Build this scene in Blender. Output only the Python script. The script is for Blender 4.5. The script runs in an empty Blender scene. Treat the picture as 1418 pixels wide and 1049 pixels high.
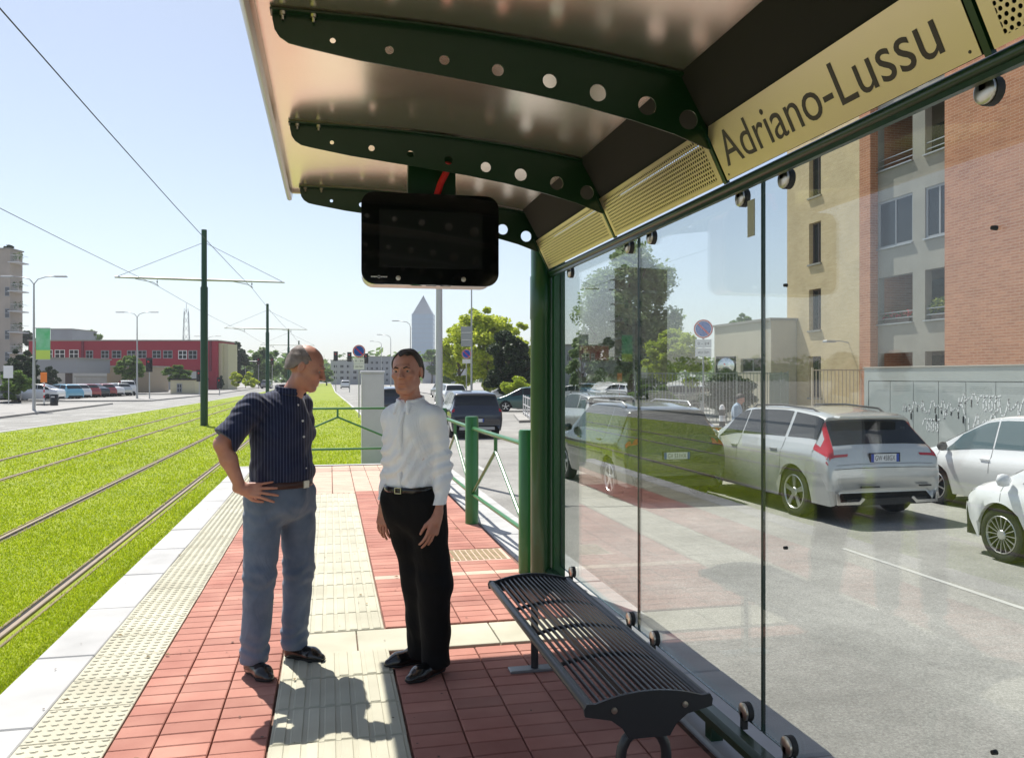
import bpy, bmesh, math, random
import numpy as np
from mathutils import Vector, Matrix
R = math.radians
PI = math.pi
random.seed(7)
rng = np.random.default_rng(7)
C = bpy.context.scene.collection
sc = bpy.context.scene
# ---------------------------------------------------------------- camera, sky, sun, exposure
YAW = math.atan(252 / 1140.0)
cam_d = bpy.data.cameras.new('camera')
cam = bpy.data.objects.new('camera', cam_d)
C.objects.link(cam)
cam_d.sensor_fit = 'HORIZONTAL'
cam_d.sensor_width = 36.0
cam_d.lens = 36.0 * 1140 / 1418
cam_d.shift_y = -(524.5 - 522.0) / 1418
cam_d.clip_start = 0.05
cam_d.clip_end = 4000
cam.location = (0, 0, 1.58)
cam.rotation_euler = (R(90), 0, -YAW)
sc.camera = cam
w = bpy.data.worlds.new("World")
sc.world = w
w.use_nodes = True
SUN = Vector((-0.20, 0.56, 1.0)).normalized()
EL = math.asin(SUN.z)
AZ = math.atan2(SUN.x, SUN.y)
nt = w.node_tree
bg = nt.nodes['Background']
sk = nt.nodes.new('ShaderNodeTexSky')
sk.sky_type = 'NISHITA'
sk.sun_disc = False
sk.sun_elevation = EL
sk.sun_rotation = AZ
sk.air_density = 0.9
sk.dust_density = 1.0
sk.ozone_density = 0.6
sk.altitude = 100
hsv = nt.nodes.new('ShaderNodeHueSaturation')
hsv.inputs['Saturation'].default_value = 0.80
nt.links.new(sk.outputs[0], hsv.inputs['Color'])
nt.links.new(hsv.outputs[0], bg.inputs[0])
bg.inputs[1].default_value = 0.105
sd = bpy.data.lights.new('sun', 'SUN')
sd.energy = 4.6
sd.angle = R(0.53)
sd.color = (1.0, 0.955, 0.88)
sun = bpy.data.objects.new('sun', sd)
C.objects.link(sun)
sun.rotation_euler = SUN.to_track_quat('Z', 'Y').to_euler()
sun.location = (0, 0, 30)
sc.view_settings.view_transform = 'Standard'
sc.view_settings.look = 'None'
sc.view_settings.exposure = 0.55
sc.view_settings.gamma = 1
sc.view_settings.use_curve_mapping = False
sc.render.engine = 'CYCLES'
sc.cycles.use_denoising = True
sc.cycles.max_bounces = 8
sc.cycles.transparent_max_bounces = 16
sc.cycles.caustics_reflective = False
sc.cycles.caustics_refractive = False

ROAD = -0.50
TURF = -0.35

# ---------------------------------------------------------------- materials
MATS = {}
def mat(name, col, rough=0.6, metal=0.0, var=0.0, vscale=5.0, bump=0.0, bscale=40.0, spec=0.5, coat=0.0, trans=0.0,
        col2=None, detail=4.0, objrand=0.0, emis=None, aniso=0.0, sheen=0.0, alpha=None):
    m = bpy.data.materials.new(name)
    m.use_nodes = True
    n = m.node_tree.nodes
    l = m.node_tree.links
    b = n['Principled BSDF']
    b.inputs['Base Color'].default_value = (*col, 1)
    b.inputs['Roughness'].default_value = rough
    b.inputs['Metallic'].default_value = metal
    b.inputs['Specular IOR Level'].default_value = spec
    b.inputs['Coat Weight'].default_value = coat
    b.inputs['Coat Roughness'].default_value = 0.04
    b.inputs['Sheen Weight'].default_value = sheen
    if trans:
        b.inputs['Transmission Weight'].default_value = trans
    tc = n.new('ShaderNodeTexCoord')
    if var > 0 or col2:
        nz = n.new('ShaderNodeTexNoise')
        nz.inputs['Scale'].default_value = vscale
        nz.inputs['Detail'].default_value = detail
        if objrand > 0:
            gp = n.new('ShaderNodeNewGeometry')
            l.new(gp.outputs['Position'], nz.inputs['Vector'])
        else:
            l.new(tc.outputs['Object'], nz.inputs['Vector'])
        mx = n.new('ShaderNodeMix')
        mx.data_type = 'RGBA'
        rp = n.new('ShaderNodeMapRange')
        rp.inputs[1].default_value = 0.3
        rp.inputs[2].default_value = 0.7
        l.new(nz.outputs['Fac'], rp.inputs[0])
        l.new(rp.outputs[0], mx.inputs[0])
        c2 = col2 if col2 else tuple(max(0, v * (1 - var)) for v in col)
        c1 = col if col2 else tuple(min(1, v * (1 + var)) for v in col)
        mx.inputs[6].default_value = (*c1, 1)
        mx.inputs[7].default_value = (*c2, 1)
        last = mx.outputs[2]
        if objrand > 0:
            oi = n.new('ShaderNodeObjectInfo')
            hs = n.new('ShaderNodeHueSaturation')
            mr = n.new('ShaderNodeMapRange')
            mr.inputs[3].default_value = 1 - objrand
            mr.inputs[4].default_value = 1 + objrand
            ge = n.new('ShaderNodeNewGeometry')
            ad = n.new('ShaderNodeMath'); ad.operation = 'ADD'
            fr = n.new('ShaderNodeMath'); fr.operation = 'FRACT'
            l.new(oi.outputs['Random'], ad.inputs[0])
            l.new(ge.outputs['Random Per Island'], ad.inputs[1])
            l.new(ad.outputs[0], fr.inputs[0])
            l.new(fr.outputs[0], mr.inputs[0])
            l.new(mr.outputs[0], hs.inputs['Value'])
            l.new(last, hs.inputs['Color'])
            last = hs.outputs[0]
        l.new(last, b.inputs['Base Color'])
    if bump > 0:
        nb = n.new('ShaderNodeTexNoise')
        nb.inputs['Scale'].default_value = bscale
        nb.inputs['Detail'].default_value = 5
        l.new(tc.outputs['Object'], nb.inputs['Vector'])
        bp = n.new('ShaderNodeBump')
        bp.inputs['Strength'].default_value = bump
        bp.inputs['Distance'].default_value = 0.01
        l.new(nb.outputs['Fac'], bp.inputs['Height'])
        l.new(bp.outputs[0], b.inputs['Normal'])
    if emis:
        b.inputs['Emission Color'].default_value = (*emis[:3], 1)
        b.inputs['Emission Strength'].default_value = emis[3]
    MATS[name] = m
    return m

def leafmat(name, c1, c2, tr=0.45):
    m = bpy.data.materials.new(name)
    m.use_nodes = True
    n = m.node_tree.nodes
    l = m.node_tree.links
    b = n['Principled BSDF']
    out = n['Material Output']
    geo = n.new('ShaderNodeNewGeometry')
    mx = n.new('ShaderNodeMix'); mx.data_type = 'RGBA'
    mx.inputs[6].default_value = (*c1, 1)
    mx.inputs[7].default_value = (*c2, 1)
    l.new(geo.outputs['Random Per Island'], mx.inputs[0])
    l.new(mx.outputs[2], b.inputs['Base Color'])
    b.inputs['Roughness'].default_value = 0.55
    b.inputs['Specular IOR Level'].default_value = 0.3
    t = n.new('ShaderNodeBsdfTranslucent')
    l.new(mx.outputs[2], t.inputs['Color'])
    ms = n.new('ShaderNodeMixShader')
    ms.inputs[0].default_value = tr
    l.new(b.outputs[0], ms.inputs[1])
    l.new(t.outputs[0], ms.inputs[2])
    l.new(ms.outputs[0], out.inputs['Surface'])
    MATS[name] = m
    return m

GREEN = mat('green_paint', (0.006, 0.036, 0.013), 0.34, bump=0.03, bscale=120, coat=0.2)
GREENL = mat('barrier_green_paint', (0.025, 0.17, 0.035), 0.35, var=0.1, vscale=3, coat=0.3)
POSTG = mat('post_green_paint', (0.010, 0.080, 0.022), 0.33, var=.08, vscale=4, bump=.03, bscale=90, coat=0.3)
POLEG = mat('dark_green_pole_paint', (0.012, 0.06, 0.022), 0.4)
STEEL = mat('stainless_steel', (0.55, 0.50, 0.43), 0.28, metal=1.0)
BRASS = mat('satin_steel_panel', (0.80, 0.62, 0.48), 0.34, metal=1.0, bump=.02, bscale=300)
ALU = mat('grey_metal', (0.42, 0.43, 0.44), 0.4, metal=0.6)
BLACKM = mat('black_powder_coat', (0.028, 0.03, 0.034), 0.38)
BLACKP = mat('black_plastic', (0.006, 0.006, 0.007), 0.22)
RUBBER = mat('rubber', (0.018, 0.018, 0.019), 0.75, bump=0.1, bscale=60)
DARK = mat('dark_gap', (0.012, 0.012, 0.012), 0.9)
BRICKT = mat('red_paver', (0.35, 0.135, 0.100), 0.88, col2=(0.50, 0.240, 0.180), vscale=2.2, detail=10, bump=0.35, bscale=180, objrand=0.13)
BRICKP = mat('pale_paver', (0.62, 0.44, 0.34), 0.88, var=0.08, vscale=4, bump=0.3, bscale=180, objrand=0.06)
CREAMT = mat('cream_tactile', (0.56, 0.54, 0.42), 0.85, col2=(0.43, 0.41, 0.31), vscale=2.5, detail=10, bump=0.3, bscale=150, objrand=0.06)
STONE = mat('pale_granite_kerb', (0.44, 0.44, 0.43), 0.8, var=0.14, vscale=2.5, bump=0.15, bscale=200, detail=8, objrand=0.04)
JOINT = mat('joint_sand', (0.20, 0.12, 0.09), 0.95, var=0.3, vscale=30)
GROUT = mat('concrete', (0.42, 0.42, 0.40), 0.9, var=0.12, vscale=3, bump=0.2, bscale=60)
ASPH = mat('asphalt', (0.25, 0.245, 0.228), 0.88, col2=(0.31, 0.305, 0.285), vscale=0.35, detail=9, bump=0.5, bscale=160)
LINEP = mat('road_paint', (0.42, 0.42, 0.40), 0.7, var=0.1, vscale=9)
_n = ASPH.node_tree.nodes; _l = ASPH.node_tree.links; _b = _n['Principled BSDF']
_src = _b.inputs['Base Color'].links[0].from_socket
_tc = [q for q in _n if q.type == 'TEX_COORD'][0]
_sum = None
for _sc, _lo, _hi in ((95, .78, 1.22), (38, .86, 1.14), (6, .93, 1.07), (.7, .86, 1.10)):
    _z = _n.new('ShaderNodeTexNoise'); _z.inputs['Scale'].default_value = _sc; _z.inputs['Detail'].default_value = 2
    _l.new(_tc.outputs['Object'], _z.inputs['Vector'])
    _r = _n.new('ShaderNodeMapRange'); _r.inputs[1].default_value = .33; _r.inputs[2].default_value = .67; _r.inputs[3].default_value = _lo; _r.inputs[4].default_value = _hi
    _l.new(_z.outputs['Fac'], _r.inputs[0])
    _h = _n.new('ShaderNodeHueSaturation'); _l.new(_r.outputs[0], _h.inputs['Value']); _l.new(_src, _h.inputs['Color']); _src = _h.outputs[0]
_l.new(_src, _b.inputs['Base Color'])
PAVE = mat('pavement_grey', (0.33, 0.32, 0.30), 0.9, var=0.12, vscale=0.8, detail=8)
SOILG = mat('turf_soil', (0.28, 0.33, 0.02), 0.95, col2=(0.18, 0.24, 0.015), vscale=1.2, detail=9, bump=0.8, bscale=50)
RAIL = mat('rail_steel', (0.24, 0.185, 0.13), 0.5, metal=0.4, var=0.1, vscale=6)
RAILR = mat('rail_sleeve', (0.24, 0.19, 0.11), 0.9, var=0.2, vscale=8)
CARG = mat('car_glass', (0.012, 0.015, 0.017), 0.04, spec=0.45)
CARGL = mat('tinted_car_glass', (0.10, 0.15, 0.16), 0.03, spec=0.5)
SILV = mat('silver_car_paint', (0.56, 0.57, 0.55), 0.25, metal=0.35, coat=0.9)
WHITEC = mat('white_car_paint', (0.78, 0.79, 0.80), 0.25, coat=0.9)
DARKC = mat('dark_car_paint', (0.035, 0.045, 0.040), 0.2, metal=0.3, coat=1.0)
NAVYC = mat('navy_car_paint', (0.015, 0.02, 0.035), 0.2, coat=1.0)
TEALC = mat('teal_car_paint', (0.015, 0.085, 0.075), 0.25, coat=1.0)
BLUEC = mat('light_blue_car_paint', (0.16, 0.42, 0.58), 0.25, coat=1.0)
REDC = mat('red_car_paint', (0.32, 0.03, 0.03), 0.25, coat=1.0)
BROWNC = mat('brown_car_paint', (0.13, 0.05, 0.04), 0.25, metal=0.3, coat=1.0)
GREYC = mat('grey_car_paint', (0.25, 0.26, 0.27), 0.25, metal=0.4, coat=1.0)
TRIM = mat('car_trim_plastic', (0.02, 0.02, 0.02), 0.6)
CHROME = mat('chrome', (0.75, 0.75, 0.75), 0.15, metal=1.0)
RIMM = mat('alloy_rim', (0.55, 0.55, 0.55), 0.3, metal=0.8)
TAILR = mat('tail_lamp_red', (0.45, 0.004, 0.012), 0.12, coat=1.0)
HEADL = mat('head_lamp_glass', (0.55, 0.57, 0.58), 0.08, coat=1.0)
PLATEW = mat('plate_white', (0.72, 0.74, 0.76), 0.4)
PLATEB = mat('plate_blue', (0.02, 0.07, 0.38), 0.4)
WHITEP = mat('white_sign_paint', (0.78, 0.78, 0.78), 0.45)
SIGNB = mat('sign_blue', (0.01, 0.08, 0.42), 0.4)
SIGNR = mat('sign_red', (0.62, 0.01, 0.02), 0.4)
BLACKT = mat('lettering_black', (0.02, 0.02, 0.02), 0.6)
RECB = mat('recess_look_brown', (0.045, 0.033, 0.03), 0.5)
CABW = mat('cabinet_white', (0.55, 0.56, 0.57), 0.5, var=0.04)
ORANGE = mat('orange_plastic', (0.85, 0.22, 0.02), 0.5)
BANG = mat('green_banner', (0.12, 0.55, 0.22), 0.7, col2=(0.30, 0.62, 0.40), vscale=2)
SKIN = mat('skin', (0.54, 0.265, 0.185), 0.48, col2=(0.45, 0.19, 0.13), vscale=14, bump=0.12, bscale=160)
BARK = mat('bark', (0.13, 0.10, 0.07), 0.9, var=0.3, vscale=9, bump=0.6, bscale=20)

# ---------------------------------------------------------------- mesh helpers
def new_obj(name, me, m=None, parent=None, loc=None):
    o = bpy.data.objects.new(name, me)
    C.objects.link(o)
    if m is not None and me is not None:
        ms = m if isinstance(m, (list, tuple)) else [m]
        for k in ms:
            me.materials.append(k)
    if parent is not None:
        o.parent = parent
    if loc is not None:
        o.location = loc
    return o

def tag(o, label=None, cat=None, group=None, kind=None):
    if label: o['label'] = label
    if cat: o['category'] = cat
    if group: o['group'] = group
    if kind: o['kind'] = kind
    return o

def thing(name, label, cat, loc=(0, 0, 0), rz=0.0, group=None):
    o = bpy.data.objects.new(name, None)
    o.empty_display_size = 0.2
    C.objects.link(o)
    o.location = loc
    o.rotation_euler = (0, 0, rz)
    return tag(o, label, cat, group)

def dup(root, loc=None, rz=None, label=None, name=None):
    def cp(o, par):
        c = o.copy()
        C.objects.link(c)
        if par is not None:
            c.parent = par
        for ch in list(o.children):
            cp(ch, c)
        return c
    r = cp(root, None)
    if loc is not None: r.location = loc
    if rz is not None: r.rotation_euler = (0, 0, rz)
    if label: r['label'] = label
    return r

class MB:
    def __init__(s):
        s.v = []; s.f = []; s.mi = []; s.cur = 0
    def add(s, vs, fs):
        b = len(s.v)
        s.v.extend([tuple(p) for p in vs])
        for f in fs:
            s.f.append(tuple(i + b for i in f)); s.mi.append(s.cur)
        return s
    def box(s, x0, x1, y0, y1, z0, z1, M=None):
        v = [(x, y, z) for z in (z0, z1) for y in (y0, y1) for x in (x0, x1)]
        if M is not None: v = [tuple(M @ Vector(p)) for p in v]
        return s.add(v, [(0, 2, 3, 1), (4, 5, 7, 6), (0, 1, 5, 4), (2, 6, 7, 3), (0, 4, 6, 2), (1, 3, 7, 5)])
    def bbox(s, x0, x1, y0, y1, z0, z1, b=0.01):
        # box with bevelled vertical and top edges
        def ring(i, z):
            return [(x0 + i, y0 + i, z), (x1 - i, y0 + i, z), (x1 - i, y1 - i, z), (x0 + i, y1 - i, z)]
        v = ring(0, z0) + ring(0, z1 - b) + ring(b, z1)
        f = [(3, 2, 1, 0), (8, 9, 10, 11)]
        for k in (0, 4):
            for i in range(4):
                j = (i + 1) % 4
                f.append((k + i, k + j, k + 4 + j, k + 4 + i))
        return s.add(v, f)
    def tube(s, pts, r, n=10, cap=True):
        pts = [Vector(p) for p in pts]
        rs = r if isinstance(r, (list, tuple)) else [r] * len(pts)
        v = []; f = []
        prev = None
        for i, p in enumerate(pts):
            d = (pts[min(i + 1, len(pts) - 1)] - pts[max(i - 1, 0)]).normalized()
            if prev is None:
                a = Vector((0, 0, 1)) if abs(d.z) < 0.9 else Vector((1, 0, 0))
                u = d.cross(a).normalized()
            else:
                u = (prev - d * prev.dot(d)).normalized()
            prev = u
            w_ = d.cross(u)
            for k in range(n):
                t = 2 * PI * k / n
                v.append(p + (u * math.cos(t) + w_ * math.sin(t)) * rs[i])
        for i in range(len(pts) - 1):
            for k in range(n):
                j = (k + 1) % n
                f.append((i * n + k, i * n + j, (i + 1) * n + j, (i + 1) * n + k))
        if cap:
            f.append(tuple(reversed(range(n))))
            f.append(tuple((len(pts) - 1) * n + k for k in range(n)))
        return s.add(v, f)
    def prism(s, poly, d, M=None):
        # poly: list of (a,b) in local XZ plane, extruded along local Y by d (0..d)
        n = len(poly)
        v = [(a, 0, b) for a, b in poly] + [(a, d, b) for a, b in poly]
        if M is not None: v = [tuple(M @ Vector(p)) for p in v]
        f = [tuple(range(n)), tuple(reversed(range(n, 2 * n)))]
        for i in range(n):
            j = (i + 1) % n
            f.append((i, i + n, j + n, j))
        return s.add(v, f)
    def lathe(s, prof, n=20, M=None):
        v = []; f = []
        for (r, z) in prof:
            for k in range(n):
                t = 2 * PI * k / n
                v.append((r * math.cos(t), r * math.sin(t), z))
        if M is not None: v = [tuple(M @ Vector(p)) for p in v]
        for i in range(len(prof) - 1):
            for k in range(n):
                j = (k + 1) % n
                f.append((i * n + k, i * n + j, (i + 1) * n + j, (i + 1) * n + k))
        return s.add(v, f)
    def mesh(s, name, smooth=False, angle=None):
        me = bpy.data.meshes.new(name)
        me.from_pydata(s.v, [], s.f)
        if s.mi and max(s.mi) > 0:
            me.polygons.foreach_set('material_index', s.mi)
        if smooth or angle is not None:
            me.polygons.foreach_set('use_smooth', [True] * len(me.polygons))
        me.update()
        if angle is not None:
            try:
                me.set_sharp_from_angle(angle=R(angle))
            except Exception:
                pass
        return me
    def build(s, name, m, parent=None, smooth=False, angle=None, loc=None):
        return new_obj(name, s.mesh(name, smooth, angle), m, parent, loc)

def struct(name, mb, m, parent=None, **k):
    o = mb.build(name, m, parent, **k)
    if parent is None: o['kind'] = 'structure'
    return o

def np_mesh(name, V, F, m=None, parent=None, smooth=True, kind=None, mi=None):
    V = np.asarray(V, dtype=np.float32); F = np.asarray(F, dtype=np.int32)
    me = bpy.data.meshes.new(name)
    me.vertices.add(len(V)); me.vertices.foreach_set('co', V.ravel())
    k = F.shape[1]
    me.loops.add(F.size); me.loops.foreach_set('vertex_index', F.ravel())
    me.polygons.add(len(F))
    me.polygons.foreach_set('loop_start', np.arange(0, F.size, k, dtype=np.int32))
    me.polygons.foreach_set('loop_total', np.full(len(F), k, dtype=np.int32))
    me.polygons.foreach_set('use_smooth', np.full(len(F), smooth))
    if mi is not None:
        me.polygons.foreach_set('material_index', np.asarray(mi, dtype=np.int32))
    me.update(calc_edges=True)
    me.validate()
    o = new_obj(name, me, m, parent)
    if kind: o['kind'] = kind
    return o

def text_mesh(txt, name, m, parent, width, height, ext=0.002, M=None, thin=0.0):
    """flat lettering, origin at left baseline, lying in local XY, scaled to width x cap height"""
    cu = bpy.data.curves.new(name, 'FONT')
    cu.body = txt
    cu.size = 1.0
    cu.extrude = 0.0
    cu.offset = thin
    cu.resolution_u = 4
    o = bpy.data.objects.new(name, cu)
    C.objects.link(o)
    dg = bpy.context.evaluated_depsgraph_get()
    dg.update()
    me = bpy.data.meshes.new_from_object(o.evaluated_get(dg))
    bpy.data.objects.remove(o)
    co = np.array([v.co[:] for v in me.vertices])
    x0, x1 = co[:, 0].min(), co[:, 0].max()
    sx = width / (x1 - x0); sy = height / 0.70
    me.materials.clear()
    T = Matrix.Translation((-x0 * sx, 0, ext)) @ Matrix.Diagonal((sx, sy, 1, 1))
    me.transform(M @ T if M is not None else T)
    me.name = name
    return new_obj(name, me, m, parent)
# ================================================================= GROUND
b = MB(); b.add([(-1200, -250, ROAD), (1200, -250, ROAD), (1200, 1600, ROAD), (-1200, 1600, ROAD)], [(0, 1, 2, 3)])
road = struct('road', b, ASPH)
def slab(name, pts, z0, z1, m, kind='structure', parent=None):
    bb = MB(); n = len(pts)
    bb.add([(x, y, z0) for x, y in pts] + [(x, y, z1) for x, y in pts],
           [tuple(range(n, 2 * n))] + [(i, (i + 1) % n, (i + 1) % n + n, i + n) for i in range(n)])
    o = bb.build(name, m, parent)
    if parent is None: o['kind'] = kind
    return o
TL = [(-11.4, -20), (-11.4, 12), (-11.2, 32), (-10.4, 42), (-9.6, 64), (-8.6, 110), (-8.3, 260)]
TR_ = [(0.3, 260), (0.6, 107), (1.3, 60), (1.55, 40), (1.6, 15.2), (-1.62, 15.2), (-1.62, -20)]
turf = slab('turf', TL + TR_, -0.56, TURF, SOILG)
# kerb round the turf
def kerb_line(pts, wdt, z, name='kerb', m=STONE):
    bb = MB()
    for (x0, y0), (x1, y1) in zip(pts[:-1], pts[1:]):
        d = Vector((x1 - x0, y1 - y0, 0)); L = d.length; d.normalize(); nrm = Vector((-d.y, d.x, 0))
        k = max(1, int(L / 4))
        for i in range(k):
            a = Vector((x0, y0, 0)) + d * (L * i / k + 0.01); c2 = Vector((x0, y0, 0)) + d * (L * (i + 1) / k - 0.01)
            q = [a, c2, c2 + nrm * wdt, a + nrm * wdt]
            bb.add([(p.x, p.y, -0.55) for p in q] + [(p.x, p.y, z) for p in q],
                   [(7, 6, 5, 4), (1, 0, 4, 5), (2, 1, 5, 6), (3, 2, 6, 7), (0, 3, 7, 4)])
    return struct(name, bb, m)
kerb_line(TL, 0.16, TURF + 0.015)
kerb_line([(1.6, 15.3), (1.55, 40), (1.3, 60), (0.6, 107), (0.3, 260)], -0.15, TURF + 0.015)
# pavement on the far side of the left road
slab('pavement', [(-30, 10), (-30, 62), (-16.2, 68), (-16.0, 10)], -0.55, -0.39, PAVE)
slab('pavement', [(-26, 76), (-26, 79), (-14.5, 98), (-13.5, 98), (-15.0, 76)], -0.55, -0.39, PAVE)
slab('pavement', [(-13.2, 105), (-13.2, 420), (-40, 420), (-40, 105)], -0.55, -0.39, PAVE)
# pavement on the right, under the cabinets and flats
slab('pavement', [(11.6, -20), (11.6, 31), (13.5, 34), (60, 34), (60, -20)], -0.55, -0.37, PAVE)
kerb_line([(11.6, -20), (11.6, 31)], -0.14, -0.365)
slab('traffic_island', [(8.4, 36.5), (9.6, 43), (14.2, 44.5), (14.6, 38.5)], -0.55, -0.38, PAVE)
slab('pavement', [(11.8, 52), (11.8, 420), (60, 420), (60, 52)], -0.55, -0.38, PAVE)
# painted line beside the parking row
b = MB(); b.add([(6.05, -4, ROAD + .004), (6.12, -4, ROAD + .004), (6.12, 8.9, ROAD + .004), (6.05, 8.9, ROAD + .004)], [(0, 1, 2, 3)])
struct('road_marking', b, LINEP)
b = MB()
for y in range(18, 90, 6):
    b.add([(3.3, y, ROAD + .004), (3.42, y, ROAD + .004), (3.42, y + 3, ROAD + .004), (3.3, y + 3, ROAD + .004)], [(0, 1, 2, 3)])
for y in range(12, 90, 6):
    b.add([(-13.6, y, ROAD + .004), (-13.48, y, ROAD + .004), (-13.48, y + 3, ROAD + .004), (-13.6, y + 3, ROAD + .004)], [(0, 1, 2, 3)])
struct('road_marking', b, LINEP)

# ================================================================= PLATFORM
b = MB(); b.box(-1.61, 2.07, -5, 15.12, -0.6, -0.022)
platform = struct('platform', b, JOINT)
def tile_mesh(name, w_, d_, m, h=0.022, bev=0.004, extra=None):
    bb = MB(); bb.bbox(0, w_, 0, d_, -h, 0, bev)
    if extra: extra(bb)
    me = bb.mesh(name); me.materials.append(m)
    return me
def place_tile(me, name, x, y, dz=0.0, rz=0.0):
    o = bpy.data.objects.new(name, me); C.objects.link(o); o.parent = platform
    o.location = (x, y, dz); o.rotation_euler = (rng.uniform(-.004, .004), rng.uniform(-.004, .004), rz + rng.uniform(-.004, .004))
    return o
PX_, PY_ = 0.2425, 0.1245
BW = dict()
def brick_me(w_, m):
    k = (round(w_, 3), m.name)
    if k not in BW: BW[k] = tile_mesh('paving_brick', w_ - 0.007, PY_ - 0.007, m)
    return BW[k]
far = MB(); farp = MB()
cols = [(-0.92, 0.185), (-0.735, 0.2375), (-0.4975, 0.2375)] + [(0.345 + i * PX_, PX_) for i in range(5)]
near_n = 0
rows = int((15.08 - 1.9) / PY_)
for r_ in range(rows):
    y = 1.9 + r_ * PY_
    for ci, (x, w_) in enumerate(cols):
        if x > 0 and 4.74 < y < 5.2: continue
        if x > 0.9 and x < 1.5 and 6.98 < y < 7.5: continue
        pale = (abs(y - 6.55) < 0.07 and x > 0)
        if y < 6.35 and not (x > 1.2 and y < 2.4) and near_n < 298:
            place_tile(brick_me(w_, BRICKP if pale else BRICKT), 'paving_brick', x, y, rng.uniform(-.0012, .0012)); near_n += 1
        else:
            (farp if (pale or y > 11.5) else far).bbox(x, x + w_ - .007, y, y + PY_ - .007, -.022, rng.uniform(-.001, .001), .003)
    if y > 11.46:
        for x, w_ in ((-0.255, 0.29), (0.04, 0.30)):
            farp.bbox(x, x + w_ - .007, y, y + PY_ - .007, -.022, rng.uniform(-.001, .001), .003)
o = far.build('paving_bricks', BRICKT, platform); o['kind'] = 'stuff'
o = farp.build('paving_bricks', BRICKP, platform); o['kind'] = 'stuff'
# white edge slabs beside the track
me = tile_mesh('edge_slab', 0.30, 0.992, STONE, 0.05, 0.006)
for i in range(18): place_tile(me, 'edge_slab', -1.61, -2.0 + i * 1.0 - 0.9 + 0.0)
# blister tiles
def domes(bb):
    for i in range(7):
        for j in range(7):
            cx_, cy_ = 0.03 + i * 0.0535, 0.027 + j * 0.0545
            v = []
            for (rr, z) in ((0.017, 0), (0.012, 0.005)):
                for k in range(6):
                    v.append((cx_ + rr * 1.15 * math.cos(k * PI / 3), cy_ + rr * 0.8 * math.sin(k * PI / 3), z))
            f = [(6, 7, 8, 9, 10, 11)] + [(k, (k + 1) % 6, 6 + (k + 1) % 6, 6 + k) for k in range(6)]
            bb.add(v, f)
me = tile_mesh('blister_tile', 0.376, 0.376, CREAMT, 0.022, 0.003, domes)
for i in range(34): place_tile(me, 'blister_tile', -1.304, 2.0 + i * 0.382)
# guidance slabs with raised bars
def bars(bb):
    for i in range(8):
        x = 0.012 + i * 0.0725
        bb.bbox(x, x + 0.052, 0.006, 0.376, -0.001, 0.005, 0.004)
me = tile_mesh('guidance_slab', 0.588, 0.384, CREAMT, 0.022, 0.003, bars)
me2 = tile_mesh('plain_slab', 0.41, 0.41, CREAMT, 0.022, 0.003)
y = 1.72
while y < 11.3:
    if 4.6 < y < 5.15: y = 5.235
    place_tile(me, 'guidance_slab', -0.255, y); y += 0.389
for i in range(5):
    x = -0.255 + i * 0.418
    if x < 1.5:
        w_ = min(0.41, 1.575 - x)
        place_tile(me2 if w_ > .4 else tile_mesh('plain_slab', w_, .41, CREAMT), 'plain_slab', x, 4.808)
# right kerb stones
me = tile_mesh('kerb_stone', 0.478, 0.99, STONE, 0.5, 0.012)
for i in range(19): place_tile(me, 'kerb_stone', 1.59, -3.9 + i * 1.0)
# inspection cover
cov = MB(); cov.bbox(0.915, 1.545, 7.0, 7.47, -0.02, 0.0, 0.004)
covo = cov.build('inspection_cover', BRICKP, platform)
cov = MB()
for i in range(11):
    for j in range(8):
        x = 0.95 + i * 0.052; yy = 7.03 + j * 0.052
        cov.bbox(x, x + .04, yy + (i % 2) * .006, yy + .036 + (i % 2) * .006, 0, 0.006, .004)
cm = mat('cover_iron', (0.36, 0.27, 0.15), 0.7, var=0.2, vscale=20)
cov.build('cover_pattern', cm, covo)
# end edge of the platform
b = MB(); b.box(-1.61, 2.07, 15.12, 15.27, -0.6, 0.0)
struct('platform_end_kerb', b, STONE, platform)

# opposite platform seen as a pale block end
b = MB(); b.bbox(-11.2, -7.95, 2.0, 21.3, -0.5, -0.04, 0.02)
struct('opposite_platform', b, GROUT)

# ================================================================= TRACKS
def rail_at(x, side):
    t = tag(thing('tram_rail', '', 'rail', (x, 0, 0)))
    g = MB()
    y0, y1 = -8, 250
    g.bbox(-.024, .024, y0, y1, TURF - .02, TURF + .022, .006)
    g.build('rail_head', RAIL, t)
    g = MB()
    g.box(side * .028 if side > 0 else -.068, .068 if side > 0 else -.028, y0, y1, TURF - .02, TURF + .004)
    g.build('groove', DARK, t)
    g = MB()
    g.bbox(-.095, -.07, y0, y1, TURF - .02, TURF + .012, .005)
    g.bbox(.07, .095, y0, y1, TURF - .02, TURF + .012, .005)
    g.build('rail_sleeve', RAILR, t)
    return t
rl = ['tram rail nearest the platform edge, set in bright grass', 'inner rail of the near track, second from the platform',
      'third rail from the platform, across the strip with the green poles', 'outermost tram rail, next to the far road']
for i, (x, s_) in enumerate(((-2.385, -1), (-3.83, 1), (-6.0, -1), (-7.44, 1))):
    t = rail_at(x, s_); t['label'] = rl[i]; t['group'] = 'tram rails in the turf'

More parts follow.
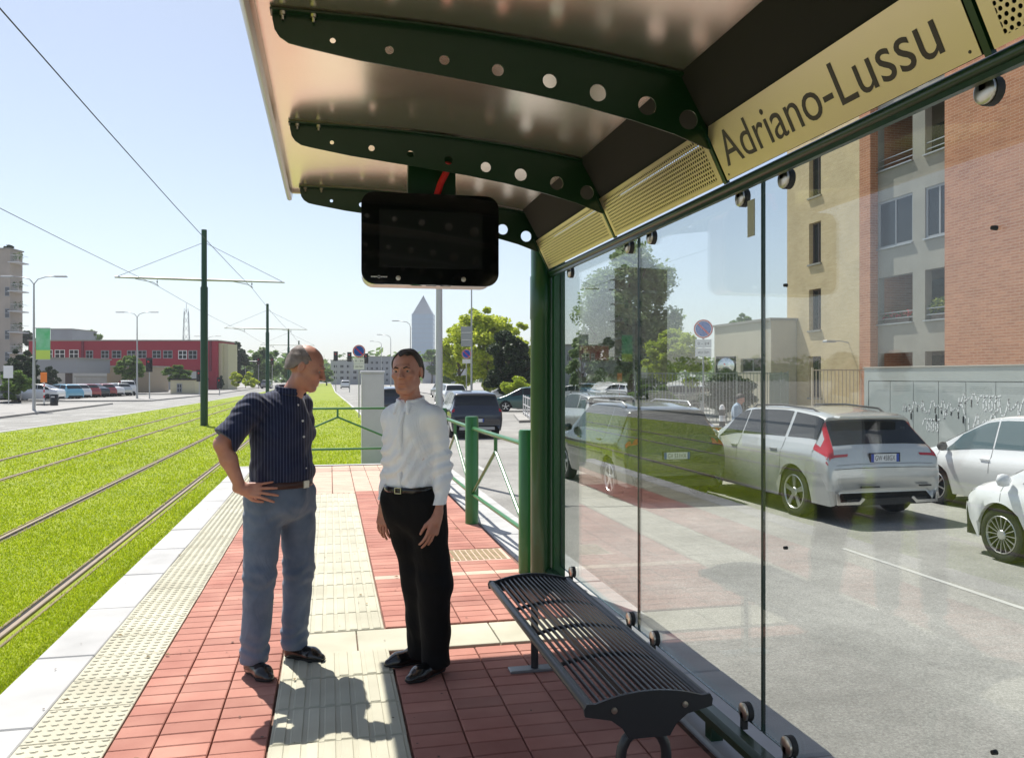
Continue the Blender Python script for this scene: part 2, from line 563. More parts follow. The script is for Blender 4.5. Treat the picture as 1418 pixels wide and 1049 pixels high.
# grass blades
def grass(n, dmin, dmax, b0, b1, name):
    bear = rng.uniform(b0, b1, n)
    inv = rng.uniform(1 / dmax, 1 / dmin, n)
    D = 1 / inv
    X = D * np.sin(bear); Y = D * np.cos(bear)
    left = np.interp(Y, [p[1] for p in TL], [p[0] for p in TL]) + 0.22
    ok = (X > left) & (X < np.where(Y < 15.25, -1.64, 1.35)) & (Y < 240)
    for rx in (-2.385, -3.83, -6.0, -7.44):
        ok &= np.abs(X - rx) > 0.085 + rng.uniform(-.03, .025, n)
    pt = np.sin(X * 2.3 + 1.7 * np.sin(Y * .8)) * np.sin(Y * 1.1 + 1.2 * np.sin(X * 1.5)) * .5 + .5
    ok &= rng.random(n) < .68 + .5 * pt
    ok &= ~((X < -7.9) & (Y < 21.4) & (Y > 1.9))
    X, Y, D = X[ok], Y[ok], D[ok]; n = len(X)
    patch = np.sin(X * 1.7 + np.sin(Y * .6) * 2) * np.sin(Y * .9 + X * .5) * .5 + .5
    H = (0.013 + 0.018 * rng.random(n)) * (0.75 + 0.5 * patch) * np.clip(D / 9, 1, 2.5) ** .5
    W = 0.0036 * np.clip(D / 5, 1, 12)
    a = rng.uniform(0, 2 * PI, n)
    lx = rng.normal(0, .45, n) * H; ly = rng.normal(0, .45, n) * H
    V = np.empty((n, 3, 3), dtype=np.float32)
    V[:, 0] = np.c_[X - W * np.cos(a), Y - W * np.sin(a), np.full(n, TURF - .002)]
    V[:, 1] = np.c_[X + W * np.cos(a), Y + W * np.sin(a), np.full(n, TURF - .002)]
    V[:, 2] = np.c_[X + lx, Y + ly, TURF + H]
    o = np_mesh(name, V.reshape(-1, 3), np.arange(n * 3).reshape(-1, 3), GRASSM, smooth=False, kind='stuff')
    return o
GRASSM = leafmat('grass_blades', (0.33, 0.45, 0.014), (0.50, 0.57, 0.03), 0.5)
g = grass(900000, 4.2, 70, R(-58), R(14), 'grass')
tag(g, 'bright yellow-green grass growing between and beside the tram rails', 'grass')

# ================================================================= CATENARY
def tram_pole(y, lab, x=-4.9):
    t = thing('tram_pole', lab, 'tram pole', (x, y, TURF), 0, 'green tram poles between the tracks')
    g = MB(); g.lathe([(.145, 0), (.145, 5.5), (.11, 5.55), (.105, 7.8), (.0, 7.82)], 16)
    g.build('mast', POLEG, t, angle=40)
    g = MB(); g.lathe([(.17, 0), (.17, .03), (0, .03)], 16); g.build('base_plate', POLEG, t)
    g = MB()
    g.tube([(-3.3, 0, 5.83), (-.1, 0, 5.80)], [.035, .05], 8); g.tube([(.1, 0, 5.80), (3.1, 0, 5.78)], [.045, .03], 8)
    g.build('cross_arm', ALU, t)
    g = MB()
    g.tube([(0, 0, 7.3), (-3.2, 0, 5.86)], .009, 5); g.tube([(0, 0, 7.3), (3.0, 0, 5.81)], .009, 5)
    g.build('stay_wire', TRIM, t)
    g = MB()
    for xx in (-1.75, 1.82):
        g.tube([(xx - .8, 0, 5.78), (xx - .15, 0.0, 5.66), (xx + .05, 0, 5.53)], .016, 6)
        g.tube([(xx, 0, 5.8), (xx, 0, 5.55)], .012, 6)
        g.lathe([(.0, -.03), (.03, -.03), (.03, .03), (0, .03)], 8, Matrix.Translation((xx, 0, 5.68)))
    g.build('registration_arm', ALU, t)
    return t
for i, (y, lab) in enumerate(((34.7, 'nearest tall green tram pole, rising from the grass between the tracks'),
                              (68.7, 'second green tram pole, above the shoulder of the man in the striped shirt'),
                              (103, 'third tram pole, far down the line behind the balding head'),
                              (137, 'fourth tram pole, tiny in the distance down the line'))):
    tram_pole(y, lab)
for x, lab in ((-3.08, 'overhead contact wire above the near track'), (-6.65, 'overhead contact wire above the far track')):
    g = MB(); ys = [-20, 0.7, 34.7, 68.7, 103, 137, 171, 240]
    pts = []
    for a, c2 in zip(ys[:-1], ys[1:]):
        for k in range(6):
            u = k / 6.0
            pts.append((x, a + (c2 - a) * u, 5.18 - .12 * math.sin(PI * u)))
    g.tube(pts, .008, 5)
    tag(g.build('contact_wire', TRIM), lab, 'wire', 'overhead tram wires')
# ================================================================= SHELTER
shelter = thing('tram_shelter', 'green tram shelter with brushed steel roof, glass back wall and name panel', 'shelter', (1.65, 4.0, 0))
def S(mb, name, m, angle=None, smooth=False, parent=None):
    """build a part given in world coordinates under the shelter"""
    me = mb.mesh(name, smooth, angle)
    if parent is None:
        me.transform(Matrix.Translation((-1.65, -4.0, 0)))
    return new_obj(name, me, m, parent or shelter)
def zr(x):
    return 2.935 - .055 * max(0, x) ** 2 if x > 0 else 2.935 + 0.0 * x
RIBY = (-1.05, 0.35, 1.75, 3.15, 4.52, 6.02)
# roof sheet: underside curve + thickness
xs = [-.27 + i * (1.62 + .27) / 20 for i in range(21)]
ROOFM = bpy.data.materials.new('brushed_roof_sheet'); ROOFM.use_nodes = True
n = ROOFM.node_tree.nodes; l = ROOFM.node_tree.links; bs = n['Principled BSDF']
bs.inputs['Metallic'].default_value = 0.92
bs.inputs['Roughness'].default_value = 0.22
tc = n.new('ShaderNodeTexCoord'); mp = n.new('ShaderNodeMapping'); mp.inputs['Scale'].default_value = (1.2, 45, 1)
nz = n.new('ShaderNodeTexNoise'); nz.inputs['Scale'].default_value = 4; nz.inputs['Detail'].default_value = 6
l.new(tc.outputs['Object'], mp.inputs[0]); l.new(mp.outputs[0], nz.inputs['Vector'])
nz2 = n.new('ShaderNodeTexNoise'); nz2.inputs['Scale'].default_value = 1.3; nz2.inputs['Detail'].default_value = 8
l.new(tc.outputs['Object'], nz2.inputs['Vector'])
mr = n.new('ShaderNodeMapRange'); mr.inputs[3].default_value = .22; mr.inputs[4].default_value = .28
l.new(nz.outputs['Fac'], mr.inputs[0]); l.new(mr.outputs[0], bs.inputs['Roughness'])
mx = n.new('ShaderNodeMix'); mx.data_type = 'RGBA'; mx.inputs[6].default_value = (.97, .90, .80, 1); mx.inputs[7].default_value = (.92, .83, .72, 1)
l.new(nz2.outputs['Fac'], mx.inputs[0]); l.new(mx.outputs[2], bs.inputs['Base Color'])
y0, y1 = -2.2, 6.18
v = []
for yy in (y0, y1):
    for x in xs: v.append((x, yy, zr(x)))
    for x in xs: v.append((x, yy, zr(x) + .045))
m_ = len(xs); f = []
for i in range(m_ - 1):
    f.append((i, i + 2 * m_, i + 1 + 2 * m_, i + 1))
    f.append((i + m_, i + 1 + m_, i + 1 + 3 * m_, i + 3 * m_))
    f.append((i, i + 1, i + 1 + m_, i + m_))
    f.append((i + 2 * m_, i + 3 * m_, i + 1 + 3 * m_, i + 1 + 2 * m_))
f.append((0, m_, 3 * m_, 2 * m_)); f.append((m_ - 1, 3 * m_ - 1, 4 * m_ - 1, 2 * m_ - 1))
b = MB().add(v, f)
S(b, 'roof_sheet', ROOFM, angle=30)
# rounded edge trim along the track side and across the ends
b = MB()
prof = [(-.275, 2.98), (-.30, 2.975), (-.312, 2.95), (-.312, 2.90), (-.305, 2.872), (-.288, 2.862), (-.272, 2.87), (-.266, 2.90), (-.266, 2.932)]
n_ = len(prof)
b.add([(x, y0 - .02, z) for x, z in prof] + [(x, y1 + .02, z) for x, z in prof],
      [(i, i + n_, i + 1 + n_, i + 1) for i in range(n_ - 1)] + [tuple(range(n_)), tuple(reversed(range(n_, 2 * n_)))])
S(b, 'edge_trim', STEEL, angle=50)
b = MB()
for yy in (y0, y1):
    for i in range(m_ - 1):
        x0_, x1_ = xs[i], xs[i + 1]
        b.add([(x0_, yy - .012, zr(x0_) - .02), (x1_, yy - .012, zr(x1_) - .02), (x1_, yy + .02, zr(x1_) - .02), (x0_, yy + .02, zr(x0_) - .02),
               (x0_, yy - .012, zr(x0_) + .055), (x1_, yy - .012, zr(x1_) + .055), (x1_, yy + .02, zr(x1_) + .055), (x0_, yy + .02, zr(x0_) + .055)],
              [(0, 3, 2, 1), (4, 5, 6, 7), (0, 1, 5, 4), (2, 3, 7, 6)])
S(b, 'end_trim', STEEL)
b = MB(); b.box(1.622, 1.68, y0, y1, 2.72, 2.86); S(b, 'back_trim', GREEN)
# ribs with lightening holes
def rib(yc):
    bm = bmesh.new()
    t = 0.007
    # outline: bottom curve
    bot = [(-.208, 2.90), (-.20, 2.862), (-.182, 2.835), (-.15, 2.815), (-.10, 2.805), (.11, 2.772), (.45, 2.735), (.75, 2.70), (.96, 2.668), (1.2, 2.62), (1.38, 2.575), (1.51, 2.53)]
    bot2 = [(1.60, 2.50), (1.64, 2.50)]
    top = [(x, zr(x) - .004) for x in (1.64, 1.4, 1.15, .9, .6, .3, 0, -.208)]
    poly = bot + bot2 + top
    edges = []
    def loop(pts):
        vs = [bm.verts.new((x, 0, z)) for x, z in pts]
        for i in range(len(vs)):
            edges.append(bm.edges.new((vs[i], vs[(i + 1) % len(vs)])))
    loop(poly)
    holes = [(.01, 2.838, .011), (.22, 2.82, .0165), (.43, 2.80, .0195), (.64, 2.778, .024), (.85, 2.752, .029), (1.05, 2.72, .035), (1.26, 2.683, .039), (1.44, 2.638, .041)]
    for hx, hz, hr in holes:
        loop([(hx + hr * math.cos(k * PI / 9), hz + hr * math.sin(k * PI / 9)) for k in range(18)])
    bmesh.ops.triangle_fill(bm, use_beauty=True, use_dissolve=False, edges=edges)
    fs = bm.faces[:]
    # drop faces inside the holes
    for fc in fs:
        cc = fc.calc_center_median()
        if any((cc.x - hx) ** 2 + (cc.z - hz) ** 2 < (hr * .97) ** 2 for hx, hz, hr in holes):
            bm.faces.remove(fc)
    r_ = bmesh.ops.extrude_face_region(bm, geom=bm.faces[:])
    bmesh.ops.translate(bm, vec=(0, t, 0), verts=[e for e in r_['geom'] if isinstance(e, bmesh.types.BMVert)])
    bmesh.ops.recalc_face_normals(bm, faces=bm.faces[:])
    me = bpy.data.meshes.new('rib'); bm.to_mesh(me); bm.free()
    me.transform(Matrix.Translation((-1.65, yc - 4.0, 0)))
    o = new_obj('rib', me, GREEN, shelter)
    # flange under the roof
    g = MB()
    fx = [-.215 + i * 1.85 / 14 for i in range(15)]
    for a, c2 in zip(fx[:-1], fx[1:]):
        za, zc = zr(a) - .006, zr(c2) - .006
        g.add([(a, yc - .03, za), (c2, yc - .03, zc), (c2, yc + .03, zc), (a, yc + .03, za),
               (a, yc - .03, za - .008), (c2, yc - .03, zc - .008), (c2, yc + .03, zc - .008), (a, yc + .03, za - .008)],
              [(0, 1, 2, 3), (7, 6, 5, 4), (0, 4, 5, 1), (3, 2, 6, 7)])
    S(g, 'rib_flange', GREEN)
    g = MB()
    for bx in (-.17, -.06):
        g.lathe([(.012, 0), (.012, -.012), (.006, -.014), (.006, -.03), (0, -.03)], 8, Matrix.Translation((bx, yc - .018, zr(bx) - .014)))
    S(g, 'bolt', STEEL)
for yc in RIBY: rib(yc)
# posts
for py in (6.15, 0.35 - 1.4):
    g = MB(); g.lathe([(.12, 0), (.12, .012), (.092, .02), (.092, 2.02), (.096, 2.03), (.096, 2.35), (.09, 2.36), (.09, 2.78)], 24, Matrix.Translation((1.60, py, 0)))
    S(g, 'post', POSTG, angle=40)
g = MB(); g.box(1.650, 1.735, 5.99, 6.05, 0.0, 2.62); S(g, 'glazing_channel', POSTG)
# top and bottom rails
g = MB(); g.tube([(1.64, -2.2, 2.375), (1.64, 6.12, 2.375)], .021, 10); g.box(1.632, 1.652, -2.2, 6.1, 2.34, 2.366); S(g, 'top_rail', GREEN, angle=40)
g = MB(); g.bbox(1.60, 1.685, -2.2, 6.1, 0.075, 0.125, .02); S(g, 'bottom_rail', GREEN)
g = MB()
for yy in (-1.0, 1.2, 3.3, 5.4): g.box(1.615, 1.67, yy, yy + .06, 0, .076)
S(g, 'rail_foot', GREEN)
# glass
GLASS = bpy.data.materials.new('clear_glass'); GLASS.use_nodes = True
n = GLASS.node_tree.nodes; l = GLASS.node_tree.links
n.remove(n['Principled BSDF'])
ge = n.new('ShaderNodeNewGeometry')
mrx = n.new('ShaderNodeMapRange'); mrx.inputs[3].default_value = 1.52; mrx.inputs[4].default_value = 1 / 1.52
l.new(ge.outputs['Backfacing'], mrx.inputs[0])
fr = n.new('ShaderNodeFresnel'); l.new(mrx.outputs[0], fr.inputs[0])
tr = n.new('ShaderNodeBsdfTransparent'); tr.inputs[0].default_value = (.945, .965, .95, 1)
gl = n.new('ShaderNodeBsdfGlossy'); gl.inputs['Roughness'].default_value = 0.0
ms = n.new('ShaderNodeMixShader'); l.new(fr.outputs[0], ms.inputs[0]); l.new(tr.outputs[0], ms.inputs[1]); l.new(gl.outputs[0], ms.inputs[2])
# a light film of dust
df = n.new('ShaderNodeBsdfDiffuse'); df.inputs[0].default_value = (.5, .52, .5, 1)
nz = n.new('ShaderNodeTexNoise'); nz.inputs['Scale'].default_value = 2.2; nz.inputs['Detail'].default_value = 8
tcg = n.new('ShaderNodeTexCoord'); l.new(tcg.outputs['Object'], nz.inputs['Vector'])
md = n.new('ShaderNodeMapRange'); md.inputs[1].default_value = .35; md.inputs[2].default_value = .8; md.inputs[3].default_value = .002; md.inputs[4].default_value = .022
l.new(nz.outputs['Fac'], md.inputs[0])
ms2 = n.new('ShaderNodeMixShader'); l.new(md.outputs[0], ms2.inputs[0]); l.new(ms.outputs[0], ms2.inputs[1]); l.new(df.outputs[0], ms2.inputs[2])
l.new(ms2.outputs[0], n['Material Output'].inputs['Surface'])
GEDGE = mat('glass_edge', (0.02, 0.05, 0.04), 0.2)
panes = [(4.391, 5.98), (3.025, 4.383), (1.66, 3.017), (0.295, 1.652), (-1.0, .287)]
for a, c2 in panes:
    g = MB(); g.box(1.700, 1.710, a, c2, 0.155, 2.42)
    o = S(g, 'glass_pane', GLASS)
    g = MB()
    for yy in (a, c2): g.box(1.6985, 1.7115, yy - .0022, yy + .0022, .155, 2.42)
    g.box(1.6985, 1.7115, a, c2, .152, .1545)
    S(g, 'pane_edge', GEDGE)
# clamps
cy = []
for a, c2 in zip([5.98, 4.175, 2.875, 1.575, .275], [0] * 5): cy.append(a)
clamp_top = [5.70, 4.51, 4.17, 3.17, 2.83, 1.845, 1.47, .45, .10]
clamp_bot = [5.66, 4.49, 4.13, 3.14, 2.81, 1.84, 1.47, .45, .10]
cme = None
for zc, arr, up in ((2.333, clamp_top, 1), (.188, clamp_bot, -1)):
    for yy in arr:
        g = MB()
        Mx = Matrix.Translation((0, 0, 0)) @ Matrix.Rotation(R(90), 4, 'Y')
        g.lathe([(0, .012), (.026, .012), (.036, .007), (.036, .0), (.036, -.02), (.028, -.022), (0, -.022)][::-1], 20, Matrix.Rotation(R(-90), 4, 'Y'))
        me = g.mesh('clamp_disc', angle=40)
        o = new_obj('clamp_disc', me, STEEL, shelter, (1.684 - 1.65, yy - 4, zc))
        g = MB()
        g.lathe([(.02, -.012), (.039, -.012), (.039, 0.012), (.02, .012)], 16, Matrix.Translation((.014, 0, 0)) @ Matrix.Rotation(R(90), 4, 'Y'))
        g.box(-.012, .012, -.011, .011, -.07 if up < 0 else .0, 0.0 if up < 0 else .05)
        me = g.mesh('clamp_arm', angle=40)
        new_obj('clamp_arm', me, TRIM, o)
# white sticker tab beside the second joint
g = MB(); g.box(1.694, 1.6985, 3.075, 3.13, 2.16, 2.31); S(g, 'paper_tab', mat('tab_cream', (.45, .45, .36), .7))
# small bolts in the panes
g = MB()
for yy, zz in ((2.84, .93), (1.83, .60), (1.83, 1.97), (2.84, 1.93)):
    g.lathe([(0, -.010), (.006, -.010), (.007, .004), (0, .004)], 10, Matrix.Translation((1.699, yy, zz)) @ Matrix.Rotation(R(90), 4, 'Y'))
S(g, 'glass_bolt', TRIM)
# steel fascia panels
def fascia_frame(ya, yb):
    # local x runs from ya (far) to yb (near), local y up the panel, local z towards the platform
    bot = Vector((1.605, ya, 2.392)); top = Vector((1.505, ya, 2.60))
    ex = Vector((0, -1, 0)); ey = (top - bot).normalized(); ez = ex.cross(ey)
    if ez.x > 0: ez = -ez
    return Matrix(((ex.x, ey.x, ez.x, bot.x), (ex.y, ey.y, ez.y, bot.y), (ex.z, ey.z, ez.z, bot.z), (0, 0, 0, 1)))
PH = (Vector((1.505, 2.60)) - Vector((1.605, 2.392))).length
ToS = Matrix.Translation((-1.65, -4.0, 0))
def perf_panel(ya, yb):
    L = ya - yb; p = .0205; r_h = .0062
    nx = int((L - .05) / p); ny = int((PH - .03) / (p * .866))
    ox = (L - nx * p) / 2 + p / 2; oy = (PH - ny * p * .866) / 2 + p * .433
    V = []; F = []
    K = 6
    for j in range(ny):
        for i in range(nx - (j % 2)):
            cx_ = ox + i * p + (j % 2) * p / 2; cy_ = oy + j * p * .866
            b0 = len(V)
            for k in range(K):
                a = PI / 6 + k * PI / 3; rr = p / 2 / math.cos(PI / 6)
                V.append((cx_ + rr * math.cos(a), cy_ + rr * math.sin(a), 0))
            for k in range(K * 2):
                a = PI / 6 + k * PI / 6
                V.append((cx_ + r_h * math.cos(a), cy_ + r_h * math.sin(a), 0))
            for k in range(K):
                k2 = (k + 1) % K
                F.append((b0 + k, b0 + k2, b0 + 6 + 2 * k + 1, b0 + 6 + 2 * k))
                F.append((b0 + k2, b0 + 6 + (2 * k + 2) % 12, b0 + 6 + 2 * k + 1, b0 + 6 + 2 * k + 1))
    F = [f_ if f_[2] != f_[3] else f_[:3] for f_ in F]
    g = MB(); g.v = V; g.f = F; g.mi = [0] * len(F)
    me = g.mesh('perforated_panel')
    me.transform(ToS @ fascia_frame(ya, yb))
    o = new_obj('perforated_panel', me, BRASS, shelter)
    md_ = o.modifiers.new('thick', 'SOLIDIFY'); md_.thickness = .0016; md_.offset = 0
    g = MB()
    x0_, x1_ = ox - p / 2 + .001, ox + (nx - .5) * p - .001; yA, yB = oy - p * .45, oy + (ny - 1) * p * .866 + p * .45
    g.box(0, L, -.002, yA, -.001, .0012); g.box(0, L, yB, PH, -.001, .0012)
    g.box(0, x0_ + p * .25, yA, yB, -.0012, .001); g.box(x1_ - p * .25, L, yA, yB, -.0012, .001)
    me = g.mesh('panel_border'); me.transform(ToS @ fascia_frame(ya, yb)); new_obj('panel_border', me, BRASS, shelter)
for ya, yb in ((5.98, 4.54), (4.50, 3.17), (1.73, .37), (.33, -1.0)): perf_panel(ya, yb)
ya, yb = 3.13, 1.77
g = MB()
L = ya - yb; c_ = .03
poly = [(0, 0), (L, 0), (L, PH - .01), (L - .01, PH), (c_, PH), (0, PH - c_)]
g.add([(x, y, .001) for x, y in poly] + [(x, y, -.001) for x, y in poly], [tuple(range(6)), tuple(reversed(range(6, 12)))] + [(i, i + 6, (i + 1) % 6 + 6, (i + 1) % 6) for i in range(6)])
me = g.mesh('name_panel'); me.transform(ToS @ fascia_frame(ya, yb))
npn = new_obj('name_panel', me, BRASS, shelter)
T = text_mesh('Adriano-Lussu', 'lettering', RECB, npn, 1.21, .142, .0, M=ToS @ fascia_frame(ya, yb) @ Matrix.Translation((.05, .050, .0018)), thin=.0)  # flat letters; the dark of a cut-out recess is put into their colour
g = MB()
for xx in (.03, L - .03):
    for yy in (.02,):
        g.lathe([(.005, 0), (.004, .002), (0, .002)], 8, Matrix.Translation((xx, yy, .001)))
me = g.mesh('panel_screw', smooth=False); me.transform(ToS @ fascia_frame(ya, yb)); new_obj('panel_screw', me, RECB, npn)
for yy in (5.99 + .01, 4.52, 3.15, 1.75, .35, -1.03):
    g = MB(); Mf = fascia_frame(yy + .011, yy)
    g.box(0, .022, -.01, PH + .02, -.012, .004); me = g.mesh('divider'); me.transform(ToS @ Mf); new_obj('divider', me, GREEN, shelter)
# dark box behind the fascia
g = MB(); g.box(1.618, 1.6205, -2.1, 5.97, 2.398, 2.608); S(g, 'backing_sheet', DARK)
g = MB(); g.add([(1.525, -2.1, 2.605), (1.525, 5.97, 2.605), (1.40, 5.97, 2.826), (1.40, -2.1, 2.826), (1.60, -2.1, 2.61), (1.60, 5.97, 2.61), (1.60, 5.97, 2.79), (1.60, -2.1, 2.79)], [(0, 3, 2, 1), (4, 5, 6, 7), (0, 1, 5, 4), (0, 4, 7, 3), (1, 2, 6, 5), (3, 7, 6, 2)]); S(g, 'housing_box', DARK)
g = MB(); g.prism([(1.63, 2.36), (1.53, 2.60), (1.60, 2.76), (1.64, 2.76)], 0.004, Matrix.Translation((0, 5.99, 0)))
S(g, 'end_cap', GREEN)

# ================================================================= INFORMATION DISPLAY
disp = thing('information_display', 'black rounded passenger display screen hanging under the shelter roof', 'display', (0.575, 4.80, 2.38), R(-1))
def rrect(w_, h_, r_, n=6):
    pts = []
    for cx_, cz_, a0 in ((w_ / 2 - r_, h_ / 2 - r_, 0), (-w_ / 2 + r_, h_ / 2 - r_, 90), (-w_ / 2 + r_, -h_ / 2 + r_, 180), (w_ / 2 - r_, -h_ / 2 + r_, 270)):
        for k in range(n + 1):
            a = R(a0 + 90 * k / n); pts.append((cx_ + r_ * math.cos(a), cz_ + r_ * math.sin(a)))
    return pts
DW, DH = .80, .53
g = MB(); g.prism(rrect(DW, DH, .075), .02, Matrix.Translation((0, -.02, 0))); g.build('front_bezel', mat('gloss_black_glass', (.004, .004, .005), .06, coat=.6), disp)
g = MB(); g.prism(rrect(DW - .012, DH - .008, .07), .22, Matrix.Translation((0, .001, 0))); g.build('housing', mat('housing_grey', (.62, .58, .57), .35, metal=.5), disp)
g = MB(); g.box(-.298, .302, -.0235, -.0205, -.165, .165); g.build('screen', mat('screen_off', (.014, .014, .016), .05, spec=.9, coat=.5), disp)
g = MB()
for xx in (-.19, .19): g.lathe([(0, .004), (.014, .003), (.014, 0)], 14, Matrix.Translation((xx + (-.0), -.0205, -.228)) @ Matrix.Rotation(R(90), 4, 'X'))
g.build('lock_stud', STEEL, disp, angle=40)
g = MB()
for k in range(3): g.box(-.11 + k * .085, -.05 + k * .085, .02, .05, -DH / 2 + .0015, -DH / 2 + .0025)
g.build('vent_slot', DARK, disp)
for k in range(14): pass
g = MB()
for k in range(12): g.box(-DW / 2 + .0035, -DW / 2 + .005, .03, .11, .02 - k * .016, .028 - k * .016)
g.build('side_vent', DARK, disp)
g = MB(); g.box(-.13, .15, .03, .10, DH / 2, .50); g.box(-.15, .17, .02, .11, .49, .515)
g.build('hanging_bracket', GREEN, disp)
g = MB(); g.tube([(.10, -.03, .45), (.09, .0, .40), (.06, .015, .34), (.035, .018, .26)], .02, 8); g.build('red_cable', mat('red_cable', (.65, .01, .01), .45), disp)
g = MB()
for k, (a, w_) in enumerate(((0, .008), (.0095, .006), (.017, .009), (.0275, .006), (.057, .007), (.0655, .008), (.075, .006), (.0825, .009))):
    g.box(-.345 + a, -.345 + a + w_, -.0209, -.0204, -.227 + (k % 2) * .001, -.220)
g.lathe([(.006, 0), (.0085, 0)], 12, Matrix.Translation((-.345 + .045, -.0209, -.2235)) @ Matrix.Rotation(R(90), 4, 'X'))
o = g.build('maker_mark', mat('lettering_white', (.7, .7, .7), .5), disp); o['kind'] = 'stuff'

# ================================================================= BENCH
bench = thing('bench', 'black metal slatted bench with curved end plates beside the glass wall', 'bench', (1.08, 3.55, 0))
BX, BY = 1.08, 3.55
y0b, y1b = 2.69 - BY, 4.42 - BY
hw = .215
def seatz(x): return .487 - .038 * (x / hw) ** 2 * 1.0
# slats run the length of the bench
for i in range(17):
    x = -hw + .02 + i * (2 * hw - .04) / 16
    g = MB(); g.bbox(x - .0045, x + .0045, y0b + .004, y1b - .004, seatz(x) - .014, seatz(x), .002)
    g.build('slat', BLACKM, bench)
g = MB()
for sx in (-1, 1): g.tube([(sx * hw, y0b, .448), (sx * hw, y1b, .448)], .019, 12)
g.build('edge_tube', BLACKM, bench, angle=40)
for fy in (.27, .5, .73):
    g = MB(); yy = y0b + (y1b - y0b) * fy
    px_ = [-hw + k * 2 * hw / 12 for k in range(13)]
    g.tube([(x, yy, seatz(x) - .022) for x in px_], .009, 8); g.build('cross_bar', BLACKM, bench, angle=40)
g = MB(); g.bbox(-.06, -.035, y0b + .05, y1b - .05, .42, .45, .004); g.build('spine', BLACKM, bench)
for yy, s_ in ((y0b, -1), (y1b, 1)):
    poly = [(-hw - .018, .425), (-hw - .022, .45), (-hw - .012, .468)] + [(x, seatz(x) + .010) for x in [-hw + .02 + k * (2 * hw - .04) / 10 for k in range(11)]] + \
           [(hw + .012, .468), (hw + .022, .45), (hw + .018, .425), (.14, .405), (.10, .375), (.075, .335), (-.075, .335), (-.10, .375), (-.14, .405)]
    g = MB(); g.prism(poly[::-1], .012, Matrix.Translation((0, yy - .006 + s_ * .006, 0))); o = g.build('end_plate', BLACKM, bench)
    g = MB()
    for xx in (-.13, .13): g.lathe([(0, .006), (.011, .005), (.011, 0)], 12, Matrix.Translation((xx, yy - .0065 + s_ * .006 - (0.0 if s_ < 0 else 0), .44)) @ Matrix.Rotation(R(90), 4, 'X'))
    g.build('bolt', STEEL, o, angle=40)
for yy in (y0b + .045, y1b - .10):
    g = MB()
    pts = [(-.085, yy, 0.012), (-.085, yy, .25)] + [(-.085 * math.cos(a), yy, .25 + .095 * math.sin(a)) for a in [R(20 * k) for k in range(1, 9)]] + [(.085, yy, .25), (.085, yy, .012)]
    if yy > 0: pts = [(-.0, yy, .012), (-.0, yy, .40)]
    g.tube(pts, .019 if yy < 0 else .021, 12); o = g.build('leg', BLACKM, bench, angle=40)
    g = MB(); g.bbox(-.14, .15, yy - .04, yy + .04, 0.001, .014, .004); g.build('foot_plate', mat('worn_grey', (.25, .25, .26), .4, metal=.5), bench)

# ================================================================= BARRIERS
def barrier_run(P0, P1, lab, post0=True, nb=1):
    d = Vector((P1[0] - P0[0], P1[1] - P0[1], 0)); L = d.length
    t = thing('barrier', lab, 'barrier', (P0[0], P0[1], 0), math.atan2(d.y, d.x), 'green tubular barriers round the platform')
    def post(x):
        g = MB(); g.lathe([(.072, 0), (.072, 1.14), (.064, 1.155), (0, 1.157)], 18, Matrix.Translation((x, 0, 0))); g.build('post', GREENL, t, angle=40)
    post(L)
    if post0: post(0)
    g = MB(); g.tube([(.06, 0, 1.03), (L - .06, 0, 1.03)], .021, 10); g.build('top_bar', GREENL, t, angle=40)
    g = MB(); g.tube([(.06, 0, .32), (L - .06, 0, .32)], .021, 10); g.build('bottom_bar', GREENL, t, angle=40)
    g = MB(); g.tube([(L / 2, 0, 1.02), (L / 2, 0, .86)], .018, 8)
    g.tube([(L / 2, 0, .88), (.07, 0, .34)], .017, 8); g.tube([(L / 2, 0, .88), (L - .07, 0, .34)], .017, 8)
    g.build('chevron_bar', GREENL, t, angle=40)
    return t
barrier_run((1.50, 8.8), (1.56, 6.48), 'nearest green barrier bay between the thick post and the shelter post')
barrier_run((1.50, 11.25), (1.50, 8.8), 'middle green barrier bay on the road side, beside the elbow of the white shirt', True)
barrier_run((1.50, 14.7), (1.50, 11.25), 'far green barrier bay on the road side, hidden mostly by the man in white')
barrier_run((-1.2, 14.75), (1.46, 14.75), 'green barrier across the far end of the platform, between the two men')
# electrical cabinet
cb = thing('utility_cabinet', 'tall pale grey utility cabinet behind the end barrier', 'cabinet', (.83, 16.7, -.42))
g = MB(); g.bbox(-.22, .22, -.16, .16, .10, 2.08, .015); g.build('body', CABW, cb)
g = MB(); g.bbox(-.24, .24, -.18, .18, 2.08, 2.125, .012); g.build('roof', CABW, cb)
g = MB(); g.bbox(-.20, .21, -.168, -.161, .16, 2.03, .003); g.build('door', CABW, cb)
g = MB(); g.bbox(-.24, .24, -.18, .18, -.1, .10, .01); g.build('plinth', GROUT, cb)
g = MB(); g.box(.16, .18, -.175, -.169, 1.1, 1.22); g.build('handle', TRIM, cb)
